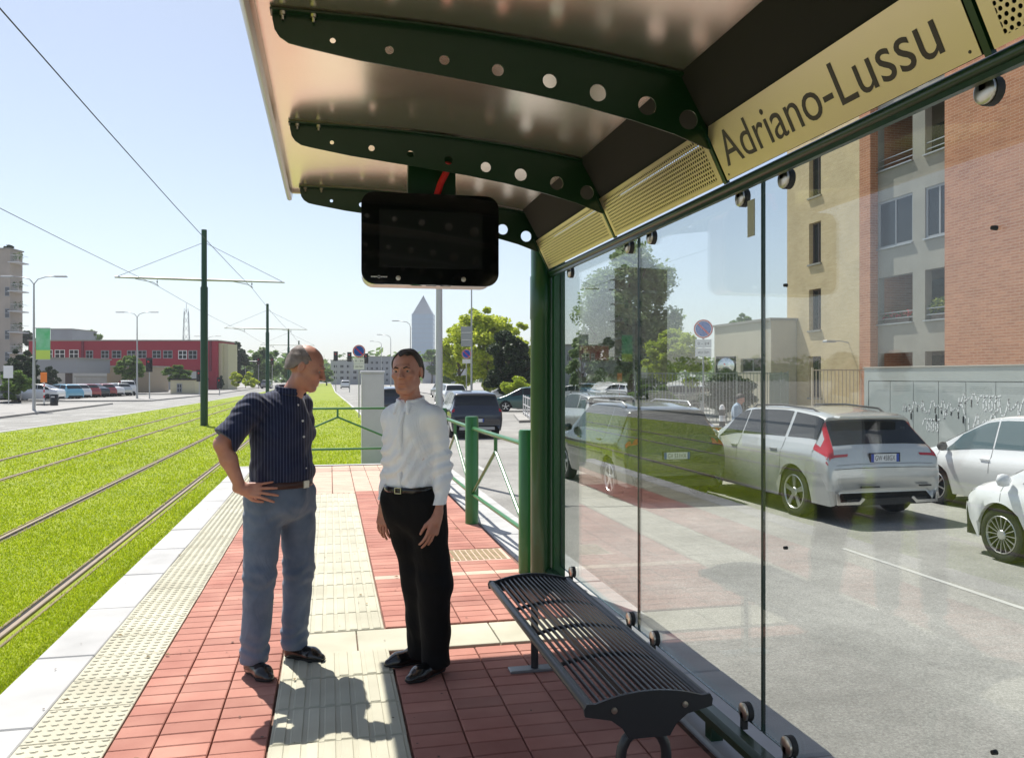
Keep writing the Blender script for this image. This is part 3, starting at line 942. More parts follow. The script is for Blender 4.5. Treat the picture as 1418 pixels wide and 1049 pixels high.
# ================================================================= PEOPLE (distance fields meshed by surface nets)
class Vol:
    def __init__(s, lo, hi, h):
        s.lo = np.array(lo, float); s.h = h
        s.n = np.ceil((np.array(hi, float) - s.lo) / h).astype(int) + 1
        s.a = np.full(s.n, 0.2, dtype=np.float32)
        s.ax = [(s.lo[i] + np.arange(s.n[i]) * h).astype(np.float32) for i in range(3)]
    def _reg(s, lo, hi):
        i0 = np.clip(np.floor((np.array(lo) - s.lo) / s.h).astype(int), 0, s.n - 1)
        i1 = np.clip(np.ceil((np.array(hi) - s.lo) / s.h).astype(int) + 1, 1, s.n)
        sl = tuple(slice(a, c2) for a, c2 in zip(i0, i1))
        g = [s.ax[0][sl[0]][:, None, None], s.ax[1][sl[1]][None, :, None], s.ax[2][sl[2]][None, None, :]]
        return sl, g
    def _mix(s, sl, d, k, op):
        a = s.a[sl]
        if op == 'sub':
            d = -d
            hh = np.clip(.5 - .5 * (a - d) / k, 0, 1)
            s.a[sl] = a * (1 - hh) + d * hh + k * hh * (1 - hh)
        elif op == 'max':
            s.a[sl] = np.maximum(a, d)
        else:
            hh = np.clip(.5 + .5 * (d - a) / k, 0, 1)
            s.a[sl] = d * (1 - hh) + a * hh - k * hh * (1 - hh)
    def cone(s, p, q, r1, r2, k=.02, op='add'):
        p = np.array(p, float); q = np.array(q, float)
        m = max(r1, r2) + k + 3 * s.h + .02
        sl, (X, Y, Z) = s._reg(np.minimum(p, q) - m, np.maximum(p, q) + m)
        d = q - p; L2 = max(1e-9, float(d @ d))
        t = np.clip(((X - p[0]) * d[0] + (Y - p[1]) * d[1] + (Z - p[2]) * d[2]) / L2, 0, 1)
        dist = np.sqrt((X - p[0] - t * d[0]) ** 2 + (Y - p[1] - t * d[1]) ** 2 + (Z - p[2] - t * d[2]) ** 2) - (r1 + (r2 - r1) * t)
        s._mix(sl, dist.astype(np.float32), k, op)
    def ell(s, c_, rad, A=None, k=.02, op='add'):
        c_ = np.array(c_, float); rad = np.array(rad, float)
        A = np.eye(3) if A is None else np.array(A, float)   # rows: local axes
        m = rad.max() + k + 3 * s.h + .02
        sl, (X, Y, Z) = s._reg(c_ - m, c_ + m)
        X = X - c_[0]; Y = Y - c_[1]; Z = Z - c_[2]
        u = [A[i][0] * X + A[i][1] * Y + A[i][2] * Z for i in range(3)]
        k0 = np.sqrt(sum((u[i] / rad[i]) ** 2 for i in range(3))) + 1e-6
        k1 = np.sqrt(sum((u[i] / rad[i] ** 2) ** 2 for i in range(3))) + 1e-6
        s._mix(sl, (k0 * (k0 - 1) / k1).astype(np.float32), k, op)
    def half(s, n_, d0):
        # keep the side where n.p > d0
        X, Y, Z = s.ax[0][:, None, None], s.ax[1][None, :, None], s.ax[2][None, None, :]
        s.a = np.maximum(s.a, (d0 - (n_[0] * X + n_[1] * Y + n_[2] * Z)).astype(np.float32))
    def disp(s, fn):
        X, Y, Z = s.ax[0][:, None, None], s.ax[1][None, :, None], s.ax[2][None, None, :]
        s.a += fn(X, Y, Z).astype(np.float32)
    def mesh(s, name, m, parent):
        a = s.a; neg = a < 0
        nx, ny, nz = a.shape
        cnt = np.zeros((nx - 1, ny - 1, nz - 1), np.int8); acc = np.zeros((3, nx - 1, ny - 1, nz - 1), np.float32)
        sl0 = [slice(0, -1)] * 3
        mixed = np.zeros((nx - 1, ny - 1, nz - 1), bool)
        tot = np.zeros((nx - 1, ny - 1, nz - 1), np.int8)
        for c_ in np.ndindex(2, 2, 2):
            tot += neg[c_[0]:nx - 1 + c_[0], c_[1]:ny - 1 + c_[1], c_[2]:nz - 1 + c_[2]]
        cells = np.argwhere((tot > 0) & (tot < 8))
        idx = -np.ones((nx - 1, ny - 1, nz - 1), np.int64); idx[tuple(cells.T)] = np.arange(len(cells))
        P = np.zeros((len(cells), 3)); W = np.zeros(len(cells))
        cor = list(np.ndindex(2, 2, 2))
        vals = {c_: a[cells[:, 0] + c_[0], cells[:, 1] + c_[1], cells[:, 2] + c_[2]] for c_ in cor}
        for c_ in cor:
            for ax in range(3):
                if c_[ax] == 0:
                    d_ = list(c_); d_[ax] = 1; d_ = tuple(d_)
                    va, vb = vals[c_], vals[d_]
                    cr = (va < 0) != (vb < 0)
                    t = np.where(cr, va / np.where(cr, va - vb, 1), 0)
                    pt = np.tile(np.array(c_, float), (len(cells), 1)); pt[:, ax] += t
                    P[cr] += pt[cr]; W[cr] += 1
        V = s.lo + (cells + P / W[:, None]) * s.h
        F = []
        for ax in range(3):
            u_, v_ = (ax + 1) % 3, (ax + 2) % 3
            sa = [slice(1, -1)] * 3; sb = [slice(1, -1)] * 3
            sa[ax] = slice(0, -1); sb[ax] = slice(1, None)
            A_, B_ = neg[tuple(sa)], neg[tuple(sb)]
            for sign, cond in ((1, A_ & ~B_), (-1, ~A_ & B_)):
                e = np.argwhere(cond)
                if len(e) == 0: continue
                e = e + 1; e[:, ax] -= 1
                def cell(du, dv):
                    q = e.copy(); q[:, u_] += du; q[:, v_] += dv
                    return idx[q[:, 0], q[:, 1], q[:, 2]]
                q = np.c_[cell(-1, -1), cell(0, -1), cell(0, 0), cell(-1, 0)]
                F.append(q if sign > 0 else q[:, ::-1])
        F = np.concatenate(F); F = F[(F >= 0).all(1)]
        return np_mesh(name, V, F, m, parent, smooth=True)

HLX = [-.12, -.09, -.05, -.02, .012, .034, .05, .12]
HLY = [-.048, -.044, -.022, .012, .020, .052, .066, .080]
def unit(v):
    v = np.array(v, float); return v / np.linalg.norm(v)
def frame(f_, up=(0, 0, 1), roll=0.0):
    f_ = unit(f_); a_ = unit(np.cross(f_, up)); u_ = np.cross(a_, f_)
    if roll:
        cr_, sr = math.cos(roll), math.sin(roll)
        a_, u_ = a_ * cr_ + u_ * sr, u_ * cr_ - a_ * sr
    return np.array([a_, f_, u_])     # rows: right hand, forward, up

def head(v, hc, A, s_=1.0, lean=0):
    def L(a, b_, c_): return np.array(hc) + s_ * (a * A[0] + b_ * A[1] + c_ * A[2])
    S_ = lambda *r_: [x * s_ for x in r_]
    v.ell(L(0, -.012, .030), S_(.076, .098, .090), A, .02)
    v.ell(L(0, .028, -.040), S_(.060, .066, .078), A, .03)
    v.cone(L(-.014, .070, -.098), L(.014, .070, -.098), .018 * s_, .018 * s_, .022)
    for sx in (-1, 1):
        v.cone(L(sx * .052, .0, -.055), L(sx * .022, .060, -.095), .018 * s_, .015 * s_, .025)
        v.ell(L(sx * .043, .064, -.018), S_(.020, .020, .017), A, .02)
    v.cone(L(-.034, .084, .026), L(.034, .084, .026), .0105 * s_, .0105 * s_, .014)
    for sx in (-1, 1):
        v.ell(L(sx * .031, .103, .004), S_(.017, .017, .011), A, .012, 'sub')
    v.cone(L(0, .091, .014), L(0, .111, -.026), .0075 * s_, .0115 * s_, .008)
    for sx in (-1, 1):
        v.ell(L(sx * .0125, .102, -.030), S_(.0085, .010, .0075), A, .005)
        v.ell(L(sx * .008, .107, -.040), S_(.004, .006, .004), A, .003, 'sub')
    for sx in (-1, 1):
        v.cone(L(sx * .020, .0835, .0125), L(sx * .043, .0775, .0115), .0048 * s_, .0042 * s_, .004)
        v.cone(L(sx * .022, .0815, -.0045), L(sx * .042, .0765, -.0040), .0040 * s_, .0036 * s_, .004)
    v.cone(L(-.021, .087, -.0585), L(.021, .087, -.0585), .0055 * s_, .0055 * s_, .006)
    v.cone(L(-.018, .087, -.071), L(.018, .087, -.071), .0062 * s_, .0062 * s_, .006)
    v.cone(L(-.024, .099, -.0648), L(.024, .099, -.0648), .0022 * s_, .0022 * s_, .003, 'sub')
    v.cone(L(-.012, .086, -.084), L(.012, .086, -.084), .003 * s_, .003 * s_, .01, 'sub')
    for sx in (-1, 1):
        v.ell(L(sx * .079, -.010, -.002), S_(.008, .019, .031), A, .007)
        v.ell(L(sx * .086, -.006, -.002), S_(.004, .010, .018), A, .005, 'sub')
    return L

def hand(v, wr, dirv, nrm, side, curl=.35, s_=1.0, spread=.16, thumb=.7):
    """wr wrist, dirv along the hand, nrm out of the back of the hand, side = +1/-1 which side the thumb leaves"""
    d = unit(dirv); n_ = np.array(nrm, float); n_ = unit(n_ - d * (n_ @ d)); t_ = np.cross(d, n_) * side
    wr = np.array(wr, float)
    P = lambda a, b_, c_: wr + s_ * (a * d + b_ * t_ + c_ * n_)
    for i, o_ in enumerate((.030, .010, -.010, -.029)):
        v.cone(P(0.0, o_ * .65, 0), P(.085 - abs(i - 1) * .004, o_, 0), .0145 * s_, .0115 * s_, .010)
    v.cone(P(-.03, 0, 0), P(.02, 0, 0), .024 * s_, .024 * s_, .015)
    Ls = ((.040, .024, .020), (.044, .028, .022), (.041, .026, .021), (.032, .020, .018))
    for i, o_ in enumerate((.031, .0105, -.0105, -.030)):
        p = P(.083 - abs(i - 1) * .004, o_, 0); ang = curl * .6
        sp = (1.3 - i) * spread * .5
        r_ = .0088 if i < 3 else .0075
        for j, Lg in enumerate(Ls[i]):
            dd = d * math.cos(ang) - n_ * math.sin(ang) + t_ * sp
            q = p + unit(dd) * Lg * s_
            v.cone(p, q, (r_ - j * .0008) * s_, (r_ - (j + 1) * .0008) * s_, .003)
            p = q; ang += curl * (1.0 if j == 0 else .7)
    p = P(.018, .026, -.004); dd = unit(d * .75 + t_ * thumb - n_ * .25)
    q = p + dd * .042 * s_; v.cone(p, q, .0135 * s_, .0105 * s_, .008)
    dd = unit(d * .95 + t_ * thumb * .3 - n_ * .3); q2 = q + dd * .030 * s_; v.cone(q, q2, .0100 * s_, .0085 * s_, .004)
    q3 = q2 + unit(d + -n_ * .3) * .022 * s_; v.cone(q2, q3, .0085 * s_, .007 * s_, .003)

def shoe(name, heel, toe, m, parent, w_=.043):
    heel = np.array([*heel, 0.0]); toe = np.array([*toe, 0.0])
    lo = np.minimum(heel, toe) - .09; hi = np.maximum(heel, toe) + .09
    v = Vol((lo[0], lo[1], -.02), (hi[0], hi[1], .16), .0045)
    d = unit(toe - heel); L = np.linalg.norm(toe - heel)
    z = lambda h_: np.array([0, 0, h_])
    v.cone(heel + z(.035), heel + d * L * .35 + z(.035), w_ * .88, w_ * .80, .02)
    v.cone(heel + d * L * .35 + z(.03), heel + d * L * .72 + z(.026), w_ * .85, w_ * 1.08, .02)
    v.cone(heel + d * L * .72 + z(.024), toe + z(.018), w_ * 1.05, w_ * .62, .02)
    v.cone(heel + d * L * .08 + z(.05), heel + d * L * .14 + z(.105), w_ * .95, w_ * .85, .03)
    v.cone(heel + d * L * .28 + z(.05), heel + d * L * .62 + z(.035), w_ * .75, w_ * .6, .03)
    v.half((0, 0, 1), 0.010)
    o = v.mesh(name, m, parent)
    v = Vol((lo[0], lo[1], -.02), (hi[0], hi[1], .06), .0045)
    v.cone(heel + z(.03), heel + d * L * .4 + z(.03), w_ * .95, w_ * .86, .02)
    v.cone(heel + d * L * .4 + z(.03), heel + d * L * .74 + z(.03), w_ * .9, w_ * 1.14, .02)
    v.cone(heel + d * L * .74 + z(.03), toe + z(.03), w_ * 1.12, w_ * .74, .02)
    v.half((0, 0, 1), 0.0015); v.half((0, 0, -1), -.018)
    v.mesh('sole', RUBBER, o)
    return o

def eyes(parent, L, s_=1.0):
    EW = MATS.get('shaded_eye_white') or mat('shaded_eye_white', (.30, .26, .24), .3)  # socket shadow put into the colour: whites darkened so eyes read as slits
    ED = MATS.get('eye_iris') or mat('eye_iris', (.03, .018, .012), .1)
    for sx in (-1, 1):
        g = MB(); c_ = L(sx * .031, .0742, .004)
        g.lathe([(0, -.0115)] + [(.0115 * math.cos(a), .0115 * math.sin(a)) for a in [R(-75 + 15 * k) for k in range(11)]] + [(0, .0115)], 14, Matrix.Translation(Vector(c_)))
        o = g.build('eye', EW, parent, smooth=True)
        g = MB(); c2 = Vector(L(sx * .031, .0850, .004)); dr = Vector(L(0, 1, 0)) - Vector(L(0, 0, 0))
        g.lathe([(0, .0012), (.0048, .0008), (.0052, -.001)], 12, Matrix.Translation(c2) @ dr.to_track_quat('Z', 'Y').to_matrix().to_4x4())
        g.build('iris', ED, o)

BROWM = mat('eyebrow_hair', (.03, .022, .018), .8)
LIPM = mat('lip_skin', (.36, .12, .09), .45)
HAIRD = mat('dark_grey_hair', (.075, .062, .055), .6, col2=(.018, .014, .012), vscale=34, bump=.6, bscale=180)
HAIRG = mat('thin_grey_hair', (.30, .25, .23), .75, col2=(.14, .105, .09), vscale=28, bump=.5, bscale=220, detail=8)
LEATH = mat('black_leather', (.010, .009, .009), .22, bump=.1, bscale=90, coat=.3)
BELTM = mat('brown_belt', (.045, .014, .011), .4)
def cloth(name, c1, rough=.85, stripes=None, c2=None, sheen=.2, weave=350, fold=.5, vs=14):
    m = bpy.data.materials.new(name); m.use_nodes = True
    n = m.node_tree.nodes; l = m.node_tree.links; b_ = n['Principled BSDF']
    b_.inputs['Roughness'].default_value = rough; b_.inputs['Sheen Weight'].default_value = sheen
    b_.inputs['Specular IOR Level'].default_value = .25
    tc = n.new('ShaderNodeTexCoord')
    nz = n.new('ShaderNodeTexNoise'); nz.inputs['Scale'].default_value = vs; nz.inputs['Detail'].default_value = 8
    l.new(tc.outputs['Object'], nz.inputs['Vector'])
    mx = n.new('ShaderNodeMix'); mx.data_type = 'RGBA'
    mx.inputs[6].default_value = (*c1, 1); mx.inputs[7].default_value = (*(c2 or tuple(v * .8 for v in c1)), 1)
    rp = n.new('ShaderNodeMapRange'); rp.inputs[1].default_value = .35; rp.inputs[2].default_value = .65
    l.new(nz.outputs['Fac'], rp.inputs[0]); l.new(rp.outputs[0], mx.inputs[0])
    last = mx.outputs[2]
    if stripes:
        sep = n.new('ShaderNodeSeparateXYZ'); l.new(tc.outputs['Object'], sep.inputs[0])
        comb = n.new('ShaderNodeMath'); comb.operation = 'MULTIPLY_ADD'; comb.inputs[1].default_value = stripes[1]
        l.new(sep.outputs['Y'], comb.inputs[0]); l.new(sep.outputs['X'], comb.inputs[2])
        wv = n.new('ShaderNodeMath'); wv.operation = 'MULTIPLY'; wv.inputs[1].default_value = 1 / stripes[0]
        l.new(comb.outputs[0], wv.inputs[0])
        fr_ = n.new('ShaderNodeMath'); fr_.operation = 'FRACT'; l.new(wv.outputs[0], fr_.inputs[0])
        lt = n.new('ShaderNodeMath'); lt.operation = 'LESS_THAN'; lt.inputs[1].default_value = .17; l.new(fr_.outputs[0], lt.inputs[0])
        m2 = n.new('ShaderNodeMix'); m2.data_type = 'RGBA'; m2.inputs[7].default_value = (*stripes[2], 1)
        l.new(lt.outputs[0], m2.inputs[0]); l.new(last, m2.inputs[6]); last = m2.outputs[2]
    l.new(last, b_.inputs['Base Color'])
    nb = n.new('ShaderNodeTexNoise'); nb.inputs['Scale'].default_value = weave; l.new(tc.outputs['Object'], nb.inputs['Vector'])
    mp = n.new('ShaderNodeMapping'); mp.inputs['Scale'].default_value = (1, 1, .55); mp.inputs['Rotation'].default_value = (0, .5, .3)
    l.new(tc.outputs['Object'], mp.inputs[0])
    nf = n.new('ShaderNodeTexNoise'); nf.inputs['Scale'].default_value = 9; nf.inputs['Detail'].default_value = 3; nf.inputs['Distortion'].default_value = 1.2
    l.new(mp.outputs[0], nf.inputs['Vector'])
    b1 = n.new('ShaderNodeBump'); b1.inputs['Strength'].default_value = .15; b1.inputs['Distance'].default_value = .002
    b2 = n.new('ShaderNodeBump'); b2.inputs['Strength'].default_value = fold; b2.inputs['Distance'].default_value = .02
    l.new(nf.outputs['Fac'], b2.inputs['Height']); l.new(nb.outputs['Fac'], b1.inputs['Height']); l.new(b2.outputs[0], b1.inputs['Normal'])
    l.new(b1.outputs[0], b_.inputs['Normal'])
    MATS[name] = m
    return m
NAVYS = cloth('navy_striped_cotton', (.012, .018, .055), stripes=(.017, .35, (.075, .09, .165)), c2=(.009, .013, .042))
WHITES = cloth('white_cotton', (.93, .935, .955), c2=(.90, .91, .94), sheen=.1, fold=.8)
DENIM = cloth('blue_denim', (.105, .145, .215), c2=(.16, .205, .285), vs=9, fold=.6)
BLACKW = cloth('black_wool', (.005, .005, .006), c2=(.004, .004, .0045), fold=.5, sheen=0)
LBLUE = cloth('light_blue_cotton', (.35, .46, .58))

def folds(amp, f1, seed):
    r_ = np.random.default_rng(seed); ks = []
    for i in range(7):
        d = unit(r_.normal(size=3) * np.array([1, 1, 1.3])); ks.append((d * f1 * r_.uniform(.6, 1.8), r_.uniform(0, 6.28), r_.uniform(.5, 1)))
    def fn(X, Y, Z):
        t = 0
        for d, ph, a in ks: t = t + a * np.sin(d[0] * X + d[1] * Y + d[2] * Z + ph + 1.3 * np.sin(f1 * .35 * (X + Z) + ph * 2))
        return t * amp / 2.2
    return fn

# ---------------------------------------------------------------- man in the striped shirt
man = thing('person', 'grey-haired balding man in navy striped short-sleeved shirt and jeans, hand on hip', 'person', (-0.26, 4.66, 0), -YAW)
TF = unit((.90, -.42, 0)); TR2 = unit(np.cross(TF, (0, 0, 1))); TA = np.array([TR2, TF, [0, 0, 1]])
sh_n = np.array((-.105, -.150, 1.425)); sh_f = np.array((.055, .175, 1.425))
el_n = np.array((-.235, -.250, 1.235)); wr_n = np.array((-.150, -.215, 1.005))
el_f = np.array((.02, .41, 1.22)); wr_f = np.array((.06, .22, 1.01))
hipn, knn, ann = np.array((-.075, -.07, .93)), np.array((-.085, -.105, .52)), np.array((-.115, -.10, .09))
hipf, knf, anf = np.array((.065, .08, .93)), np.array((.065, .115, .52)), np.array((.035, .135, .09))
HA = frame((.955, .06, -.34))
hc = np.array((.135, .0, 1.632))
v = Vol((-.42, -.36, -.0), (.34, .54, 1.80), .0045)
v.ell((0, 0, 1.27), (.165, .125, .22), TA, .03); v.ell((0, 0, 1.05), (.15, .13, .17), TA, .05)
v.cone(sh_n, sh_f, .045, .045, .05)
v.cone((.02, .01, 1.42), (.10, .0, 1.56), .062, .054, .03)
Lh = head(v, hc, HA, 1.0)
for a, b_, c_ in ((sh_n, el_n, wr_n), (sh_f, el_f, wr_f)):
    v.cone(a, b_, .050, .040, .03); v.cone(b_, b_ + (c_ - b_) * .35, .043, .043, .015); v.cone(b_ + (c_ - b_) * .35, c_, .042, .027, .02)
hand(v, wr_n + np.array((.012, .0, -.005)), (.97, .06, -.10), (-.1, -1, .25), 1, .16, 1.02, .35, .5)
hand(v, wr_f, (.35, -.75, -.3), (.8, .6, .1), -1, .2, 1.0)
for a, b_, c_ in ((hipn, knn, ann), (hipf, knf, anf)):
    v.cone(a, b_, .070, .05, .04); v.cone(b_, c_, .05, .035, .03)
body = v.mesh('body', SKIN, man)
# hair fringe
def hairmesh(hc, A, s_, thick, keep, m, parent, nm='hair', vox=.004, seed=1, amp=.002):
    v = Vol(np.array(hc) - .16, np.array(hc) + .16, vox)
    L = lambda a, b_, c_: np.array(hc) + s_ * (a * A[0] + b_ * A[1] + c_ * A[2])
    v.ell(L(0, -.012, .030), [(.076 + thick) * s_, (.098 + thick) * s_, (.090 + thick) * s_], A, .02)
    v.ell(L(0, -.045, -.02), [(.066 + thick) * s_, (.060 + thick) * s_, (.07 + thick) * s_], A, .03)
    v.disp(folds(amp, 90, seed))
    X, Y, Z = [g_ - c_ for g_, c_ in zip((v.ax[0][:, None, None], v.ax[1][None, :, None], v.ax[2][None, None, :]), hc)]
    a_, b_, c_ = [(A[i][0] * X + A[i][1] * Y + A[i][2] * Z) / s_ for i in range(3)]
    v.a = np.maximum(v.a, keep(a_, b_, c_).astype(np.float32))
    return v.mesh(nm, m, parent)
hairmesh(hc, HA, 1.0, .0035, lambda a, b_, c_: np.maximum(np.maximum(.7 * (np.interp(b_, HLX, HLY) - c_), .8 * (c_ - np.interp(b_, [-.11, -.05, 0, .03], [.110, .108, .078, .050]))), b_ - .040), HAIRG, body, seed=3)
eyes(body, Lh)
for sx in (-1, 1):
    g = MB(); g.tube([Lh(sx * .018, .094, .022), Lh(sx * .032, .094, .027), Lh(sx * .046, .083, .021)], [.003, .004, .002], 6); g.build('eyebrow', HAIRG, body)
# shirt
v = Vol((-.44, -.36, .96), (.32, .54, 1.56), .005)
v.ell((0, 0, 1.27), (.185, .150, .235), TA, .03); v.ell((.005, -.002, 1.07), (.170, .166, .15), TA, .06)
v.cone(sh_n + (0, 0, .005), sh_f + (0, 0, .005), .058, .058, .06)
v.cone((.015, .01, 1.41), (.045, .0, 1.455), .088, .064, .04)
v.cone(sh_n, sh_n + (el_n - sh_n) * .9, .068, .076, .035)
v.cone(sh_f, sh_f + (el_f - sh_f) * .85, .068, .074, .035)
v.disp(folds(.0042, 38, 5))
v.disp(lambda X, Y, Z: .006 * np.sin((X * .6 + Z * 1.5 + Y) * 75 + 3 * np.sin(X * 22)) * np.exp(-((X + .12) ** 2 + (Y + .15) ** 2 + (Z - 1.38) ** 2) / .012))
v.disp(lambda X, Y, Z: .006 * np.sin((X * 1.2 - Z * .9) * 62 + 2 * np.sin(Z * 30)) * np.exp(-((Z - 1.06) ** 2) / .004))
v.half((0, 0, 1), .985)
d_ = unit(el_n - sh_n); 
X, Y, Z = v.ax[0][:, None, None], v.ax[1][None, :, None], v.ax[2][None, None, :]
# straight sleeve hem
e1 = sh_n + (el_n - sh_n) * .86
reg = (X < -.17) & (Z < 1.36)
v.a = np.where(reg, np.maximum(v.a, (X - e1[0]) * d_[0] + (Y - e1[1]) * d_[1] + (Z - e1[2]) * d_[2]), v.a)
shirt = v.mesh('shirt', NAVYS, body)
# collar, placket, buttons
v = Vol((-.10, -.14, 1.42), (.20, .14, 1.60), .004)
ring = []
cc = np.array((.050, .003, 1.520))
for k in range(15):
    a = R(-150 + 300 * k / 14)
    ring.append(cc + TR2 * .073 * math.sin(a) - TF * .073 * math.cos(a) + np.array((0, 0, -.012 * (1 - math.cos(a)) + .012)))
for p, q in zip(ring[:-1], ring[1:]): v.cone(p, q, .0085, .0085, .004); v.cone(p + (0, 0, -.02), q + (0, 0, -.02), .012, .012, .006)
v.mesh('collar', NAVYS, shirt)
g = MB()
for z_ in (1.43, 1.345, 1.26, 1.175, 1.09):
    # front surface point of the ellipsoids along TF
    zz = z_; r1 = .150 * math.sqrt(max(0, 1 - ((zz - 1.27) / .235) ** 2)); r2 = .166 * math.sqrt(max(0, 1 - ((zz - 1.07) / .15) ** 2))
    p = TF * (max(r1, r2) + .006) + np.array((0, 0, zz))
    g.lathe([(0, .003), (.006, .002), (.006, -.004)], 8, Matrix.Translation(Vector(p)) @ Vector(TF).to_track_quat('Z', 'Y').to_matrix().to_4x4())
g.build('button', WHITEP, shirt)
# jeans
v = Vol((-.26, -.28, .04), (.24, .30, 1.04), .005)
v.ell((0, 0, .965), (.165, .150, .12), TA, .03); v.ell((0, 0, .90), (.17, .150, .12), TA, .03)
for a, b_, c_ in ((hipn, knn, ann), (hipf, knf, anf)):
    v.cone(a, b_, .105, .084, .035); v.cone(b_, c_, .083, .073, .03)
v.disp(folds(.0032, 34, 9))
v.disp(lambda X, Y, Z: .005 * np.sin(Z * 95 + 2.2 * np.sin(X * 25 + Y * 18)) * (np.exp(-((Z - .14) / .07) ** 2) + .6 * np.exp(-((Z - .50) / .08) ** 2) + .5 * np.exp(-((Z - .84) / .06) ** 2)))
v.half((0, 0, 1), .062); v.half((0, 0, -1), -1.015)
jeans = v.mesh('jeans', DENIM, body)
g = MB()
bp_ = []
for k in range(40):
    a = 2 * PI * k / 40; bp_.append(TR2 * .167 * math.sin(a) + TF * .163 * math.cos(a))
vs = []; 
for p in bp_: vs += [(p[0] * .985, p[1] * .985, .988), (p[0] * 1.02, p[1] * 1.02, .99), (p[0] * 1.02, p[1] * 1.02, 1.022), (p[0] * .985, p[1] * .985, 1.024)]
fs = []
for k in range(40):
    j = (k + 1) % 40
    for q in range(3): fs.append((4 * k + q, 4 * j + q, 4 * j + q + 1, 4 * k + q + 1))
g.add(vs, fs); belt = g.build('belt', BELTM, jeans, smooth=True)
g = MB(); Mb = Matrix.Translation(Vector(TF * .169 + np.array((0, 0, 1.006)))) @ Matrix(((TR2[0], TF[0], 0, 0), (TR2[1], TF[1], 0, 0), (0, 0, 1, 0), (0, 0, 0, 1)))
g.bbox(-.022, .022, -.003, .004, -.02, .02, .002); me = g.mesh('buckle'); me.transform(Mb); new_obj('buckle', me, STEEL, belt)
shoe('shoe', (-.135, -.085), (-.005, -.215), LEATH, body)
shoe('shoe', (.015, .150), (.195, .085), LEATH, body)

# ---------------------------------------------------------------- man in white
man = thing('person', 'dark-haired man in white long-sleeved shirt and black trousers facing the camera', 'person', (.48, 4.38, 0), -YAW)
TF = unit((-.42, -.91, 0)); TR2 = unit(np.cross(TF, (0, 0, 1))); TA = np.array([TR2, TF, [0, 0, 1]])
ce = np.array((-.052, 0, 0))
sh_l = np.array((.068, -.060, 1.370)); el_l = np.array((.118, -.060, 1.10)); wr_l = np.array((.090, -.120, .865))
sh_r = np.array((-.165, .070, 1.370)); el_r = np.array((-.182, .10, 1.10)); wr_r = np.array((-.215, .06, .885))
hipl, knl, anl = np.array((.025, -.045, .92)), np.array((.066, -.02, .51)), np.array((.070, .02, .09))
hipr, knr, anr = np.array((-.125, .04, .92)), np.array((-.030, .075, .51)), np.array((-.018, .160, .09))
HA = frame((-.20, -.97, -.01), roll=R(-2))
hc = np.array((-.080, -.02, 1.607))
v = Vol((-.34, -.30, 0.0), (.26, .32, 1.78), .0045)
v.ell(ce + (0, 0, 1.25), (.142, .105, .22), TA, .03); v.ell(ce + (0, 0, 1.05), (.13, .105, .17), TA, .05)
v.cone(sh_l, sh_r, .042, .042, .05)
v.cone((-.055, .01, 1.38), (-.072, .0, 1.54), .060, .052, .03)
Lh = head(v, hc, HA, .98)
for a, b_, c_ in ((sh_l, el_l, wr_l), (sh_r, el_r, wr_r)):
    v.cone(a, b_, .034, .030, .02); v.cone(b_, c_, .030, .024, .02)
hand(v, wr_l + np.array((-.002, -.004, -.012)), (-.28, -.18, -1), (.75, -.65, .1), 1, .30, .98, .12, .45)
hand(v, wr_r + np.array((.0, -.002, -.012)), (-.10, -.15, -1), (-.6, -.8, 0), -1, .35, .98, .1, .45)
for a, b_, c_ in ((hipl, knl, anl), (hipr, knr, anr)):
    v.cone(a, b_, .068, .05, .04); v.cone(b_, c_, .05, .035, .03)
body = v.mesh('body', SKIN, man)
hairmesh(hc, HA, .98, .0085, lambda a, b_, c_: .7 * (np.interp(b_, HLX, np.array(HLY) + [0, 0, 0, 0, .010, .020, .020, .016]) - c_ + .012 * np.exp(-((np.abs(a) - .042) / .014) ** 2) - .006 * np.sin(a * 160)), HAIRD, body, seed=8, amp=.003)
eyes(body, Lh, .98)
for sx in (-1, 1):
    g = MB(); g.tube([Lh(sx * .014, .095, .020), Lh(sx * .030, .096, .026), Lh(sx * .047, .082, .019)], [.0035, .0045, .002], 6); g.build('eyebrow', BROWM, body)
g = MB(); g.tube([Lh(-.020, .0905, -.0648), Lh(0, .0945, -.0640), Lh(.020, .0905, -.0648)], [.0012, .002, .0012], 6); g.build('mouth_line', LIPM, body)
# shirt
v = Vol((-.36, -.30, .92), (.28, .32, 1.54), .005)
v.ell(ce + (0, 0, 1.25), (.156, .124, .23), TA, .03); v.ell(ce + (.0, 0, 1.05), (.148, .128, .17), TA, .06)
v.cone(sh_l + (0, 0, .0), sh_r + (0, 0, .0), .050, .050, .06)
v.cone((-.055, .005, 1.36), (-.060, .0, 1.392), .085, .062, .04)
for a, b_, c_ in ((sh_l, el_l, wr_l), (sh_r, el_r, wr_r)):
    v.cone(a, b_, .056, .050, .03); v.cone(b_, c_ + (0, 0, .02), .050, .038, .02)
    v.cone(c_ + (0, 0, .035), c_ + (0, 0, -.012), .036, .036, .004)
v.disp(folds(.0055, 34, 15))
v.disp(lambda X, Y, Z: .008 * np.sin((Z * 1.3 - X * 1.1) * 62 + 2.5 * np.sin(X * 18 + Z * 9)) * np.exp(-((Z - 1.12) / .13) ** 2))
X, Y, Z = v.ax[0][:, None, None], v.ax[1][None, :, None], v.ax[2][None, None, :]
inside = np.sqrt((X - ce[0]) ** 2 + Y ** 2) < .152
armzone = ~inside
v.a = np.where((Z < 1.005) & inside & (X < .085), np.maximum(v.a, 1.0 - Z), v.a)
v.cone(ce + TF * .085 + np.array((0, 0, 1.46)), ce + TF * .135 + np.array((0, 0, 1.375)), .030, .008, .004, 'sub')
